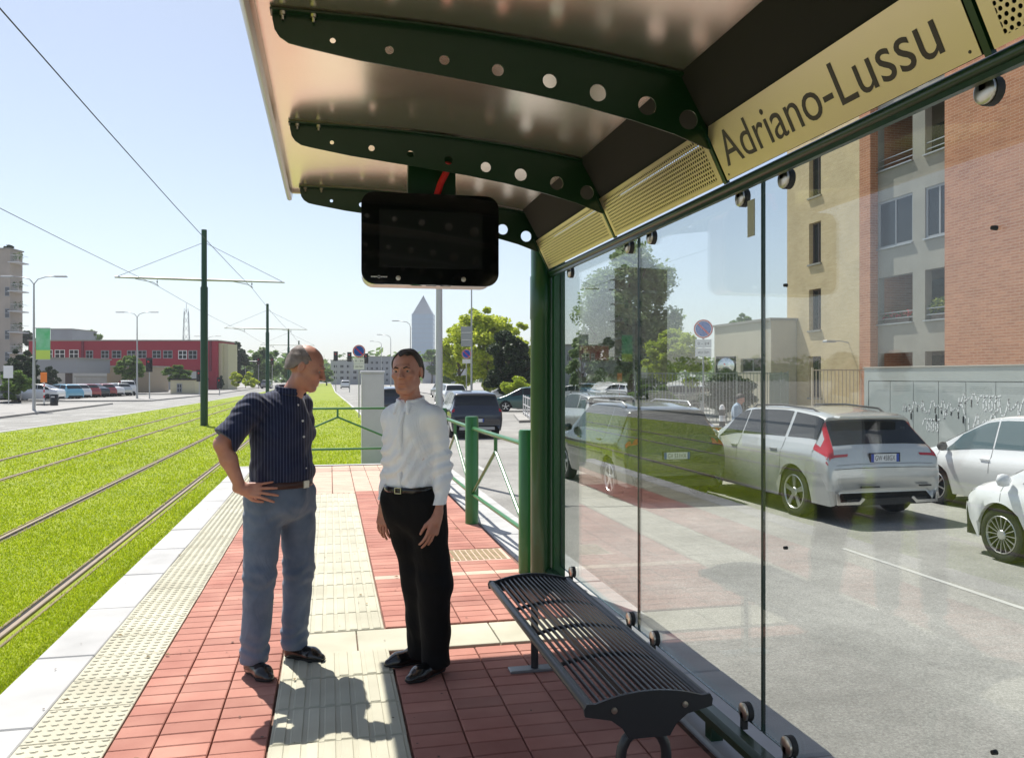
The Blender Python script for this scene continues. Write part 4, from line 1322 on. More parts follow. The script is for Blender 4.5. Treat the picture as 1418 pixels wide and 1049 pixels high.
shirt = v.mesh('shirt', WHITES, body)
v = Vol((-.20, -.16, 1.36), (.08, .12, 1.54), .004)
cc = np.array((-.064, -.002, 1.462)); ring = []
for k in range(15):
    a = R(-158 + 316 * k / 14)
    ring.append(cc + TR2 * .068 * math.sin(a) - TF * .068 * math.cos(a) + np.array((0, 0, -.014 * (1 - math.cos(a)) + .016)))
for p, q in zip(ring[:-1], ring[1:]): v.cone(p, q, .0085, .0085, .003); v.cone(p + (0, 0, -.022), q + (0, 0, -.022), .014, .014, .006)
for e, s1 in ((ring[0], -1), (ring[-1], 1)):
    v.cone(e + (0, 0, -.005), e + TF * .030 + TR2 * (s1 * .018) + np.array((0, 0, -.058)), .013, .006, .006); v.cone(e + TR2 * (s1 * .012) + (0, 0, -.02), e + TF * .030 + TR2 * (s1 * .018) + np.array((0, 0, -.058)), .013, .005, .006)
v.mesh('collar', WHITES, shirt)
g = MB()
pp = []
for k in range(14):
    zz = 1.40 - k * (1.40 - 1.01) / 13
    r1 = .128 * math.sqrt(max(0, 1 - ((zz - 1.25) / .23) ** 2)); r2 = .130 * math.sqrt(max(0, 1 - ((zz - 1.05) / .17) ** 2))
    pp.append(ce + TF * (max(r1, r2) + .0035) + np.array((0, 0, zz)))
vs = []
for p in pp:
    for a in (-.016, .016): vs.append(tuple(p + TR2 * a - TF * .004)); 
    for a in (.014, -.014): vs.append(tuple(p + TR2 * a + TF * .003))
fs = []
for k in range(13):
    for q in range(4): fs.append((4 * k + q, 4 * k + (q + 1) % 4, 4 * k + 4 + (q + 1) % 4, 4 * k + 4 + q))
g.add(vs, fs); g.build('placket', WHITES, shirt, smooth=True)
# trousers
v = Vol((-.30, -.28, .02), (.22, .32, 1.04), .005)
v.ell(ce + (0, 0, .965), (.150, .130, .12), TA, .03); v.ell(ce + (0.01, 0, .88), (.165, .135, .13), TA, .03)
for a, b_, c_ in ((hipl, knl, anl), (hipr, knr, anr)):
    v.cone(a, b_, .100, .088, .05); v.cone(b_, c_ + (0, 0, -.03), .087, .076, .05)
v.disp(folds(.004, 26, 19))
v.half((0, 0, 1), .045); v.half((0, 0, -1), -1.012)
tro = v.mesh('trousers', BLACKW, body)
g = MB(); vs = []; fs = []
for k in range(40):
    a = 2 * PI * k / 40; p = ce + TR2 * .150 * math.sin(a) + TF * .134 * math.cos(a)
    o_ = unit(TR2 * math.sin(a) + TF * math.cos(a))
    for rr, zz in ((-.004, .978), (.006, .98), (.006, 1.008), (-.004, 1.010)): vs.append((p[0] + o_[0] * rr, p[1] + o_[1] * rr, zz))
for k in range(40):
    j = (k + 1) % 40
    for q in range(3): fs.append((4 * k + q, 4 * j + q, 4 * j + q + 1, 4 * k + q + 1))
g.add(vs, fs); belt = g.build('belt', LEATH, tro, smooth=True)
g = MB(); Mb = Matrix.Translation(Vector(ce + TF * .144 + np.array((0, 0, .994)))) @ Matrix(((TR2[0], TF[0], 0, 0), (TR2[1], TF[1], 0, 0), (0, 0, 1, 0), (0, 0, 0, 1)))
for q in ((-.02, -.016), (.016, .02)): g.bbox(q[0], q[1], -.002, .003, -.015, .015, .001)
g.bbox(-.02, .02, -.002, .003, -.016, -.012, .001); g.bbox(-.02, .02, -.002, .003, .012, .016, .001)
me = g.mesh('buckle'); me.transform(Mb); new_obj('buckle', me, STEEL, belt)
shoe('shoe', (-.035, .190), (-.195, .110), LEATH, body)
shoe('shoe', (.085, .045), (-.050, -.125), LEATH, body)

# ---------------------------------------------------------------- pedestrian between the parked cars
man = thing('person', 'pedestrian in pale blue shirt looking down at something held, beyond the silver car', 'person', (9.19, 17.43, ROAD), -YAW)
v = Vol((-.35, -.35, 0), (.45, .35, 1.75), .010)
TF = unit((.9, -.3, 0)); TR2 = unit(np.cross(TF, (0, 0, 1))); TA = np.array([TR2, TF, [0, 0, 1]])
HA = frame((.88, -.25, -.4)); hc = np.array((.06, 0, 1.58))
v.ell((-.02, 0, 1.25), (.16, .11, .22), TA, .03); v.ell((-.02, 0, 1.0), (.14, .11, .16), TA, .04); v.cone((.0, 0, 1.4), (.03, 0, 1.52), .05, .045, .03)
Lh = head(v, hc, HA, .95)
for s1 in (-1, 1):
    a = TR2 * .17 * s1 + np.array((-.02, 0, 1.40)); b_ = a + np.array((-.02, 0, -.28)); c_ = b_ + TF * .24 + np.array((0, 0, .04)) - TR2 * .06 * s1
    v.cone(a, b_, .045, .036, .03); v.cone(b_, c_, .036, .026, .02); hand(v, c_, TF, (0, 0, 1), s1, .3, 1)
    v.cone(TR2 * .08 * s1 + np.array((-.02, 0, .92)), TR2 * .09 * s1 + np.array((0, 0, .5)), .07, .05, .03)
    v.cone(TR2 * .09 * s1 + np.array((0, 0, .5)), TR2 * .09 * s1 + np.array((-.02, 0, .08)), .05, .035, .03)
    v.cone(TR2 * .09 * s1 + np.array((-.02, 0, .045)), TR2 * .09 * s1 + TF * .17 + np.array((-.02, 0, .035)), .04, .034, .02)
body = v.mesh('body', SKIN, man)
hairmesh(hc, HA, .95, .010, lambda a, b_, c_: .014 - (-.60 * b_ + .80 * c_), HAIRD, body, vox=.008)
v = Vol((-.35, -.35, .9), (.45, .35, 1.5), .010)
v.ell((-.02, 0, 1.25), (.175, .13, .23), TA, .03); v.ell((-.02, 0, 1.03), (.16, .13, .15), TA, .04); v.cone((0, 0, 1.4), (.01, 0, 1.45), .07, .055, .03)
for s1 in (-1, 1):
    a = TR2 * .17 * s1 + np.array((-.02, 0, 1.40)); b_ = a + np.array((-.02, 0, -.28)); v.cone(a, b_, .06, .05, .03); v.cone(b_, b_ + TF * .16 + np.array((0, 0, .03)), .05, .04, .02)
v.half((0, 0, 1), .93)
v.mesh('shirt', LBLUE, body)
v = Vol((-.35, -.35, .05), (.45, .35, 1.0), .010)
v.ell((-.02, 0, .93), (.16, .13, .12), TA, .03)
for s1 in (-1, 1):
    v.cone(TR2 * .08 * s1 + np.array((-.02, 0, .92)), TR2 * .09 * s1 + np.array((0, 0, .5)), .09, .068, .03)
    v.cone(TR2 * .09 * s1 + np.array((0, 0, .5)), TR2 * .09 * s1 + np.array((-.02, 0, .1)), .068, .06, .03)
v.mesh('trousers', BLACKW, body)
# ================================================================= CARS
KEYS = {
 'suv': [(.012,.30,.29,.27,.80),(.0,.40,.39,.19,.89),(.002,.50,.49,.17,.94),(.010,.585,.57,.16,.97),(.020,.665,.615,.16,.975),(.095,.885,.645,.16,.985),(.088,.935,.65,.16,.985),(.13,.962,.65,.16,.99),
         (.30,1.0,.62,.16,1.0),(.50,.99,.605,.16,1.0),(.585,.96,.60,.16,1.0),(.745,.68,.60,.16,1.0),(.78,.645,.595,.16,.99),(.89,.60,.57,.16,.97),(.955,.53,.51,.16,.90),(.985,.42,.41,.17,.82),(1.0,.33,.32,.18,.74),(.99,.27,.26,.22,.68)],
 'hatch': [(.012,.30,.29,.27,.80),(.0,.40,.39,.19,.89),(.003,.50,.49,.16,.94),(.015,.58,.565,.14,.97),(.028,.67,.60,.14,.98),(.10,.91,.61,.14,.98),(.115,.955,.61,.14,.98),(.16,.975,.605,.14,.99),
         (.33,1.0,.59,.14,1.0),(.50,.99,.57,.14,1.0),(.58,.955,.565,.14,1.0),(.80,.66,.56,.14,.99),(.83,.625,.555,.14,.98),(.91,.57,.54,.14,.95),(.96,.50,.48,.14,.88),(.985,.41,.40,.15,.80),(1.0,.32,.31,.17,.72),(.99,.26,.25,.21,.66)],
 'sedan': [(.012,.30,.29,.27,.80),(.0,.40,.39,.19,.89),(.003,.52,.51,.16,.93),(.010,.64,.60,.14,.96),(.03,.70,.61,.14,.97),(.12,.72,.62,.14,.98),(.27,.93,.62,.14,.99),(.34,.985,.615,.14,1.0),
         (.42,1.0,.61,.14,1.0),(.50,.995,.605,.14,1.0),(.57,.96,.60,.14,1.0),(.73,.69,.595,.14,1.0),(.77,.655,.59,.14,.99),(.88,.62,.58,.14,.97),(.955,.54,.53,.14,.90),(.985,.43,.42,.15,.82),(1.0,.34,.33,.17,.74),(.99,.27,.26,.22,.68)],
}
class Car:
    def __init__(s, kind, L, W, H, paint, label, loc, rz, wr=.33, ov=(.19, .20), spokes=5, glass=None, detail=2, group=None, tint=.28, lowtrim=False):
        s.L, s.W, s.H = L, W, H
        K = np.array(KEYS[kind], float); s.n = len(K)
        K[:, 0] *= L; K[:, 1:4] *= H; K[:, 4] *= W / 2
        s.sub = 10 if detail > 1 else 4
        uu = np.linspace(0, s.n - 1, (s.n - 1) * s.sub + 1)
        T = np.array([np.interp(uu, np.arange(s.n), K[:, j]) for j in range(5)]).T
        for _ in range(3 if detail > 1 else 1):
            T[1:-1] = .25 * T[:-2] + .5 * T[1:-1] + .25 * T[2:]
        s.uu, s.T = uu, T
        s.tint = tint; s.wr = wr
        s.yw = (ov[0] * L, L - ov[1] * L)
        s.root = thing('parked_car', label, 'car', loc, rz, group)
        s.detail = detail
        # ---- body grid
        us = [uu[0]]
        for a, b_ in zip(uu[:-1], uu[1:]):
            ya, yb = s.st(a)[0], s.st(b_)[0]
            k = max(1, int(abs(yb - ya) / (.05 if detail > 1 else .12)))
            for q in range(1, k + 1): us.append(a + (b_ - a) * q / k)
        rows = [s.section(u) for u in us]
        m = len(rows[0]); V = [p for r_ in rows for p in r_]; F = []
        for i in range(len(rows) - 1):
            for j in range(m - 1): F.append((i * m + j, i * m + j + 1, (i + 1) * m + j + 1, (i + 1) * m + j))
        F.append(tuple(range(m - 1, -1, -1))); F.append(tuple((len(rows) - 1) * m + j for j in range(m)))
        b = MB().add(V, F); s.body = b.build('body', paint, s.root, angle=32)
        # underbody
        b = MB(); hw = W / 2 - .10
        b.box(-hw, hw, .10 * L * 0 + .12, L - .14, .17 * H * .9, .42 * H)
        b.build('underbody', DARK, s.root)
        for k_, yw in enumerate(s.yw):
            for sx in (-1, 1): s.wheel(sx, yw, spokes)
        s.G = glass or CARG
    def st(s, u):
        return [float(np.interp(u, s.uu, s.T[:, j])) for j in range(5)]
    def section(s, u, arch=True):
        y, zt, zb, zl, w_ = s.st(u)
        if arch:
            for yw in s.yw:
                ra = s.wr + .055
                if abs(y - yw) < ra: zl = max(zl, s.wr * .98 + math.sqrt(ra * ra - (y - yw) ** 2))
        wx = w_ - .05 - s.tint * max(0, zt - zb)
        zs = max(zl + .01, min(zb - .02, zl + .10)); 
        half = [(w_ - .05, zl), (w_ - .012, max(zl + .004, min(zb - .10, .30 * s.H * .9))), (w_ + .006, max(zl + .008, min(zb - .08, .40 * s.H))),
                (w_, max(zl + .012, zb - .10 * s.H)), (w_ - .015, max(zl + .016, zb - .03 * s.H)), (w_ - .05, max(zl + .02, zb))]
        zb2 = half[-1][1]; top = max(zt - .055, zb2 + .002)
        for k in (1, 2, 3, 4):
            t = k / 4; half.append((w_ - .05 + (wx - w_ + .05) * t, zb2 + (top - zb2) * t))
        zt2 = max(zt, zb2 + .004)
        half += [(wx - .055, max(zt2 - .018, top)), (wx * .6, max(zt2 - .004, top)), (0, max(zt2, top))]
        full = [(-x, y, z) for x, z in half] + [(x, y, z) for x, z in half[-2::-1]]
        return full      # 25 points: t=0..24, 12 is the roof centre line, left side first
    def S(s, u, t, off=0.0):
        r_ = s.section(u, False); i = min(23, max(0, int(t))); f_ = t - i
        return Vector(r_[i]).lerp(Vector(r_[i + 1]), f_)
    def patch(s, name, corners, m, off=.004, nu=6, nt=6, parent=None):
        # corners: 4 (u,t): a b c d around
        (a, b_, c_, d_) = [Vector((p[0], p[1])) for p in corners]
        V = []; F = []
        for i in range(nu + 1):
            for j in range(nt + 1):
                p = a.lerp(b_, j / nt).lerp(d_.lerp(c_, j / nt), i / nu)
                P = s.S(p[0], p[1]); e = .04
                du = s.S(min(s.n - 1, p[0] + e), p[1]) - s.S(max(0, p[0] - e), p[1]); dt = s.S(p[0], min(24, p[1] + e)) - s.S(p[0], max(0, p[1] - e))
                N = dt.cross(du)
                if N.length > 1e-9: N.normalize()
                Cn = Vector((0, P.y, s.H * .45)) 
                if N.dot(P - Vector((0, min(max(P.y, .8), s.L - .8), s.H * .45))) < 0: N = -N
                V.append(tuple(P + N * off))
        for i in range(nu):
            for j in range(nt):
                q = i * (nt + 1) + j; F.append((q, q + 1, q + nt + 2, q + nt + 1))
        b = MB().add(V, F)
        return b.build(name, m, parent or s.root, smooth=True)
    def wheel(s, sx, yw, spokes):
        r_ = s.wr; xo = sx * (s.W / 2 - .035)
        M = Matrix.Translation((xo, yw, r_)) @ Matrix.Rotation(R(90 * sx), 4, 'Y')
        w_ = thing('wheel', None, None, (xo, yw, r_)); w_.rotation_euler = (0, R(90 * sx), 0); w_.parent = s.root
        n_ = 28 if s.detail > 1 else 12
        b = MB(); b.lathe([(r_ * .70, -.19), (r_ * .95, -.19), (r_, -.16), (r_, -.03), (r_ * .97, -.008), (r_ * .90, 0), (r_ * .74, .0), (r_ * .70, -.01)], n_); b.build('tyre', RUBBER, w_, angle=40)
        b = MB(); b.lathe([(r_ * .72, -.005), (r_ * .68, .0), (r_ * .655, -.02), (r_ * .65, -.07), (0, -.075)], n_)
        if s.detail > 1:
            b2 = MB()
            b2.lathe([(r_ * .71, -.004), (r_ * .68, .004), (r_ * .65, -.018)], n_)
            for k in range(spokes):
                a = 2 * PI * k / spokes; wd = 1.1 / spokes * r_ * .55
                Mz = Matrix.Rotation(a, 4, 'Z')
                if spokes <= 6:
                    v_ = [(r_ * .10, -wd * .55, -.012), (r_ * .67, -wd * .95, -.006), (r_ * .67, wd * .95, -.006), (r_ * .10, wd * .55, -.012),
                          (r_ * .10, -wd * .4, -.04), (r_ * .67, -wd * .8, -.03), (r_ * .67, wd * .8, -.03), (r_ * .10, wd * .4, -.04)]
                else:
                    v_ = [(r_ * .16, -wd * .25, -.010), (r_ * .67, -wd * .42, -.002), (r_ * .67, wd * .42, -.002), (r_ * .16, wd * .25, -.010),
                          (r_ * .16, -wd * .2, -.03), (r_ * .67, -wd * .3, -.02), (r_ * .67, wd * .3, -.02), (r_ * .16, wd * .2, -.03)]
                v_ = [tuple(Mz @ Vector(p)) for p in v_]
                b2.add(v_, [(0, 1, 2, 3), (0, 4, 5, 1), (3, 2, 6, 7), (1, 5, 6, 2)])
            b2.lathe([(0, .004), (r_ * .16, .0), (r_ * .19, -.014)], 16)
            b.build('wheel_well', DARK, w_); b2.build('rim', RIMM, w_)
        else:
            b.build('rim', RIMM, w_, angle=40)
    def windows(s, rear=(4.15, 5.1), screen=(10.1, 10.95), side=((5.3, 7.7), (7.8, 9.4), (9.5, 10.7)), t0=6.15, t1=9.0):
        s.patch('rear_window', [(rear[0], 9.9), (rear[0], 14.1), (rear[1], 14.1), (rear[1], 9.9)], s.G, nt=10)
        s.patch('windscreen', [(screen[0], 9.8), (screen[0], 14.2), (screen[1], 14.3), (screen[1], 9.7)], s.G, nt=10)
        for sd in (0, 1):
            T_ = (lambda t: t) if sd == 0 else (lambda t: 24 - t)
            for k, (a, b_) in enumerate(side):
                a2 = a + (.18 if k == 0 else 0); b2 = b_ - (.42 if k == len(side) - 1 else 0)
                s.patch('side_window', [(a, T_(t0)), (b_, T_(t0)), (b2, T_(t1)), (a2, T_(t1))], s.G)
    def seams(s, us, t0=2.2, t1=6.0):
        for u in us:
            for sd in (0, 1):
                T_ = (lambda t: t) if sd == 0 else (lambda t: 24 - t)
                s.patch('door_gap', [(u, T_(t0)), (u, T_(t1)), (u + .012 * s.k(u), T_(t1)), (u + .012 * s.k(u), T_(t0))], DARK, off=.002, nu=1)
    def k(s, u):
        d = abs(s.st(min(s.n - 1, u + .1))[0] - s.st(max(0, u - .1))[0]) / .2
        return .7 / max(.05, d)
    def handles(s, us, t=4.3):
        for u in us:
            for sd in (0, 1):
                T_ = t if sd == 0 else 24 - t
                P = s.S(u, T_); b = MB(); sx = -1 if sd == 0 else 1
                b.bbox(-.012, .012, -.09, .09, -.015, .015, .006); b.build('door_handle', s.body.data.materials[0], s.root, loc=(P.x + sx * .012, P.y, P.z))
    def mirrors(s, u=10.7, t=6.2, m=None):
        for sd in (0, 1):
            sx = -1 if sd == 0 else 1; P = s.S(u, t if sd == 0 else 24 - t)
            b = MB(); Mx = Matrix.Translation((sx * .10, 0, .05)) @ Matrix.Scale(1, 4)
            b.lathe([(0, -.075), (.06, -.06), (.085, 0), (.06, .06), (0, .075)], 10, Mx @ Matrix.Diagonal((1.1, .7, 1, 1)))
            b.build('door_mirror', m or s.body.data.materials[0], s.root, smooth=True, loc=tuple(P))
    def plate(s, txt, z, y=None, w_=.46, blue=True, yoff=-.012):
        # z = centre height on the tail
        best = min(np.linspace(0.5, 4.2, 80), key=lambda u: abs(s.st(u)[1] - z)); y = s.st(best)[0] if y is None else y
        b = MB(); b.box(-w_ / 2, w_ / 2, -.006, 0, -.056, .056); o = b.build('number_plate', PLATEW, s.root, loc=(0, y + yoff, z))
        b = MB(); b.box(-w_ / 2, -w_ / 2 + .045, -.0075, -.0061, -.056, .056); b.box(w_ / 2 - .045, w_ / 2, -.0075, -.0061, -.056, .056); b.build('plate_band', PLATEB, o)
        if txt: text_mesh(txt, 'plate_number', BLACKT, o, w_ - .13, .075, .0, M=Matrix.Translation((-w_ / 2 + .065, -.0072, -.037)) @ Matrix.Rotation(R(90), 4, 'X'))
        b = MB(); b.box(-w_ / 2 - .02, w_ / 2 + .02, -.0045, .02, -.07, .07); b.build('plate_recess', TRIM, o)
    def tail_lamps(s, quads, m=TAILR, name='tail_lamp'):
        for q in quads:
            s.patch(name, q, m, off=.006, nu=4, nt=4)
            s.patch(name, [(u, 24 - t) for u, t in q], m, off=.006, nu=4, nt=4)

# silver SUV
c1 = Car('suv', 4.70, 1.90, 1.62, SILV, 'silver SUV with tall red tail lamps parked right behind the glass wall', (7.74, 10.3, ROAD), R(1.5), .365, spokes=5, tint=.40)
c1.windows(rear=(4.12, 5.35)); c1.seams((7.75, 9.45, 10.9)); c1.handles((8.0, 9.7)); c1.mirrors()
c1.tail_lamps([[(3.1, 3.6), (3.1, 9.8), (3.75, 9.8), (3.9, 3.4)], [(3.8, 6.0), (3.8, 9.75), (4.5, 9.8), (4.3, 8.2)], [(4.45, 8.1), (4.45, 9.85), (5.6, 9.85), (5.6, 9.2)], [(3.12, 9.8), (3.12, 10.7), (3.4, 10.75), (3.4, 9.8)], [(3.7, 3.9), (3.7, 6.0), (5.45, 5.9), (5.3, 5.0)], [(3.72, 5.2), (3.72, 9.8), (4.55, 9.8), (4.6, 5.2)]])
c1.plate('GW 458GX', .93)
b = MB(); b.box(-.66, .66, -.025, .08, .27, .36); b.build('bumper_insert', TRIM, c1.root)
b = MB()
for sx in (-1, 1): b.prism([(sx * .38, .36), (sx * .46, .29), (sx * .82, .29), (sx * .84, .45), (sx * .80, .45), (sx * .78, .33), (sx * .48, .33), (sx * .42, .38)][::sx], .05, Matrix.Translation((0, -.045, 0)))
b.build('exhaust_trim', CHROME, c1.root)
b = MB(); b.prism([(-.56, 1.50), (.56, 1.50), (.53, 1.525), (-.53, 1.525)], .30, Matrix.Translation((0, .30, -.01))); b.build('roof_spoiler', SILV, c1.root)
for sx in (-1, 1):
    b = MB(); b.tube([(sx * .55, .75, 1.54), (sx * .57, .9, 1.60), (sx * .58, 1.7, 1.635), (sx * .57, 2.5, 1.61), (sx * .55, 2.65, 1.55)], .016, 8); b.build('roof_rail', TRIM, c1.root, angle=40)
c1.patch('bumper_line', [(1.9, 5.2), (1.9, 18.8), (1.96, 18.8), (1.96, 5.2)], DARK, off=.002, nu=1, nt=14)
c1.patch('tailgate_gap', [(2.3, 9.9), (2.3, 14.1), (2.34, 14.1), (2.34, 9.9)], DARK, off=.002, nu=1, nt=10)
b = MB(); b.box(-.42, -.12, -.02, .01, .515, .535); b.box(.55, .74, -.02, .01, .515, .535); b.build('reflector', TRIM, c1.root)
# dark estate behind the glass
c2 = Car('suv', 4.45, 1.84, 1.63, DARKC, 'dark green-black SUV seen from behind through the first glass panes', (5.62, 12.75, ROAD), R(0.5), .34, tint=.36)
c2.windows(rear=(4.12, 5.3)); c2.seams((7.75, 9.45, 10.9)); c2.handles((8.0, 9.7)); c2.mirrors()
c2.tail_lamps([[(3.2, 4.2), (3.2, 10.4), (3.9, 10.4), (3.9, 4.2)]]); c2.plate('GV 531HX', .78)
for sx in (-1, 1):
    b = MB(); b.tube([(sx * .60, .75, 1.57), (sx * .62, .9, 1.645), (sx * .63, 2.4, 1.65), (sx * .60, 2.55, 1.60)], .016, 8); b.build('roof_rail', ALU, c2.root, angle=40)
b = MB(); b.box(-.7, .7, -.02, .08, .27, .38); b.build('bumper_insert', TRIM, c2.root)
# brown saloon
c3 = Car('sedan', 4.4, 1.78, 1.42, BROWNC, 'brown saloon parked beyond the dark SUV, roof just showing', (7.70, 16.6, ROAD), 0, .32)
c3.windows(rear=(5.1, 6.3), side=((6.2, 7.7), (7.8, 9.4), (9.5, 10.6))); c3.tail_lamps([[(3.0, 4.2), (3.0, 10.6), (3.7, 10.6), (3.7, 4.2)]]); c3.plate('', .62)
# grey SUV ahead
c4 = Car('suv', 4.5, 1.82, 1.62, SILV, 'pale grey SUV with roof rails, half hidden beyond the brown saloon', (7.95, 22.2, ROAD), 0, .34)
c4.windows(rear=(4.12, 5.3)); c4.tail_lamps([[(3.2, 4.2), (3.2, 10.2), (3.9, 10.2), (3.9, 4.2)]]); c4.plate('', .8)
for sx in (-1, 1):
    b = MB(); b.tube([(sx * .58, .7, 1.57), (sx * .6, .9, 1.65), (sx * .6, 2.5, 1.65), (sx * .58, 2.6, 1.60)], .016, 8); b.build('roof_rail', TRIM, c4.root, angle=40)
# white people carrier
c5 = Car('hatch', 4.15, 1.76, 1.52, WHITEC, 'white people carrier with pale tinted windows in front of the grey cabinets', (10.58, 8.42, ROAD), 0, .31, spokes=7, glass=CARGL)
c5.windows(side=((5.3, 7.4), (7.5, 9.2), (9.3, 10.85)), t0=5.9, t1=9.2); c5.seams((7.45, 9.25, 10.95)); c5.handles((7.8, 9.5)); c5.mirrors(10.75, m=TRIM)
c5.tail_lamps([[(14.0, 3.8), (14.0, 6.5), (15.0, 7), (15.0, 4.4)]], HEADL, 'headlamp')
# near white hatchback
c6 = Car('hatch', 3.65, 1.66, 1.50, WHITEC, 'small white hatchback with many-spoked wheels at the right edge of the picture', (8.17, 4.93, ROAD), 0, .305, spokes=16, ov=(.17, .195))
c6.windows(); c6.seams((9.3, 11.1)); c6.handles((9.6,)); c6.mirrors(10.9)
c6.tail_lamps([[(13.3, 4.6), (13.3, 7.0), (14.4, 7.4), (14.4, 4.6)]], HEADL, 'headlamp')
# dark SUV driving ahead
c7 = Car('suv', 4.3, 1.80, 1.62, NAVYC, 'dark SUV driving away on the road beside the platform barrier', (4.85, 27.4, ROAD), R(-1), .34)
c7.root.name = 'moving_car'
c7.windows(rear=(4.12, 5.3)); c7.tail_lamps([[(2.9, 4.4), (2.9, 9.95), (3.75, 9.95), (3.75, 4.4)]]); c7.plate('', .62)
b = MB(); b.box(-.6, .6, -.03, .08, .30, .40); b.build('bumper_insert', ALU, c7.root)
# teal hatchback across the junction
c8 = Car('hatch', 4.0, 1.7, 1.5, TEALC, 'dark teal hatchback turning across the junction, side on', (13.6, 48.8, ROAD), R(82), .31)
c8.root.name = 'moving_car'; c8.windows(t0=6.1); c8.seams((7.6, 9.3))
c9 = Car('suv', 4.5, 1.8, 1.6, NAVYC, 'black car with white roof glare directly behind the utility cabinet', (3.35, 41.5, ROAD), 0, .34, detail=1)
c9.root.name = 'moving_car'; c9.windows(rear=(4.12, 5.3)); c9.tail_lamps([[(3.1, 4.2), (3.1, 10.2), (3.8, 10.2), (3.8, 4.2)]])
def small_car(kind, paint, px, D, rz, lab, H=1.5, L=4.2, grp=None, name='parked_car'):
    u = (px - 709) / 1140; X = (u * math.cos(YAW) + math.sin(YAW)) * D; Y = (math.cos(YAW) - u * math.sin(YAW)) * D
    # centre the car on the spot
    X += math.sin(R(rz)) * L / 2; Y -= math.cos(R(rz)) * L / 2
    c_ = Car(kind, L, 1.75, H, paint, lab, (X, Y, ROAD), R(rz), .31, detail=1, group=grp)
    c_.root.name = name
    c_.windows(rear=(4.12, 5.3) if kind != 'sedan' else (5.1, 6.3))
    return c_
G1 = 'cars parked in the lot by the red building'
for kind, paint, px, D, rz, lab, H in (
    ('hatch', GREYC, 12, 68, 20, 'grey car cut off by the left edge of the picture, by the hedge', 1.5),
    ('sedan', WHITEC, 50, 71, 84, 'white car seen side on behind the nearest street lamp', 1.5),
    ('hatch', BLUEC, 85, 76, 50, 'light blue hatchback in the car park row', 1.45),
    ('hatch', WHITEC, 97, 79, 50, 'white car between the light blue and the red cars', 1.45),
    ('hatch', REDC, 111, 82, 50, 'dark red car in the car park row', 1.45),
    ('sedan', NAVYC, 124, 85, 50, 'black car in the middle of the car park row', 1.42),
    ('hatch', REDC, 135, 88, 50, 'second dark red car, mostly hidden in the row', 1.42),
    ('sedan', WHITEC, 146, 90, 50, 'white saloon right of the dark red cars in the row', 1.42),
    ('hatch', SILV, 158, 92, 48, 'pale silver car second from the right end of the row', 1.45),
    ('suv', WHITEC, 174, 94, 20, 'white van-like car at the right end of the car park row', 1.75)):
    small_car(kind, paint, px, D, rz, lab, H, grp=G1)
G2 = 'cars far off beyond the junction'
for kind, paint, px, D, rz, lab, H in (
    ('sedan', WHITEC, 792, 62, 60, 'white car parked beyond the railing, left of the big tree', 1.5),
    ('hatch', WHITEC, 857, 72, 20, 'white hatchback in the shade under the big tree', 1.5),
    ('suv', GREYC, 930, 52, 75, 'grey car standing behind the railing fence', 1.6),
    ('sedan', SILV, 968, 58, 75, 'silver saloon behind the fence near the no parking sign', 1.5),
    ('hatch', WHITEC, 623, 62, 5, 'white car on the far road just right of the man in white', 1.6),
    ('sedan', GREYC, 612, 84, 5, 'small grey car far up the road', 1.5),
    ('hatch', WHITEC, 705, 66, 70, 'white car roof showing over the teal hatchback', 1.5),
    ('suv', GREYC, 369, 150, 0, 'tiny car on the far side of the tram line, left of the second pole', 1.6),
    ('hatch', WHITEC, 478, 150, 0, 'tiny pale car on the distant road in the centre', 1.5)):
    small_car(kind, paint, px, D, rz, lab, H, grp=G2)

# ================================================================= STREET FURNITURE
def loc_at(px, D):
    u = (px - 709) / 1140
    return (u * math.cos(YAW) + math.sin(YAW)) * D, (math.cos(YAW) - u * math.sin(YAW)) * D
def lamp2(x, y, h_, lab, banner=False):
    t = thing('street_lamp', lab, 'street lamp', (x, y, ROAD), -YAW, 'double-armed street lamps')
    g = MB(); g.lathe([(.10, 0), (.085, 1.2), (.045, h_ - .3), (0, h_ - .29)], 10); g.build('mast', ALU, t, angle=40)
    for sx in (-1, 1):
        g = MB(); g.tube([(0, 0, h_ - .35), (sx * .25, 0, h_ - .05), (sx * .7, 0, h_ + .08), (sx * 1.3, 0, h_ + .12)], .03, 6); g.build('arm', ALU, t, smooth=True)
        g = MB(); g.bbox(min(sx * 1.25, sx * 1.95), max(sx * 1.25, sx * 1.95), -.13, .13, h_ + .07, h_ + .17, .04); g.build('lamp_head', ALU, t)
    return t
t = lamp2(-17.35, 54.43, 8.0, 'nearest double street lamp with a green banner, left side of the far road')
g = MB(); g.box(.12, .98, -.01, .01, 3.15, 5.0); g.build('banner', BANG, t)
g = MB(); g.box(.12, .98, -.013, -.0105, 3.15, 3.7); g.build('banner_band', mat('banner_lime', (.55, .72, .12), .7), t)
g = MB(); g.box(-.02, .98, -.02, .02, 5.0, 5.04); g.box(-.02, .98, -.02, .02, 3.11, 3.15); g.build('banner_rod', ALU, t)
lamp2(-17.5, 82.2, 8.0, 'second double street lamp, standing before the red building')
lamp2(-17.6, 128, 8.0, 'third double street lamp, small against the roof of the red building')
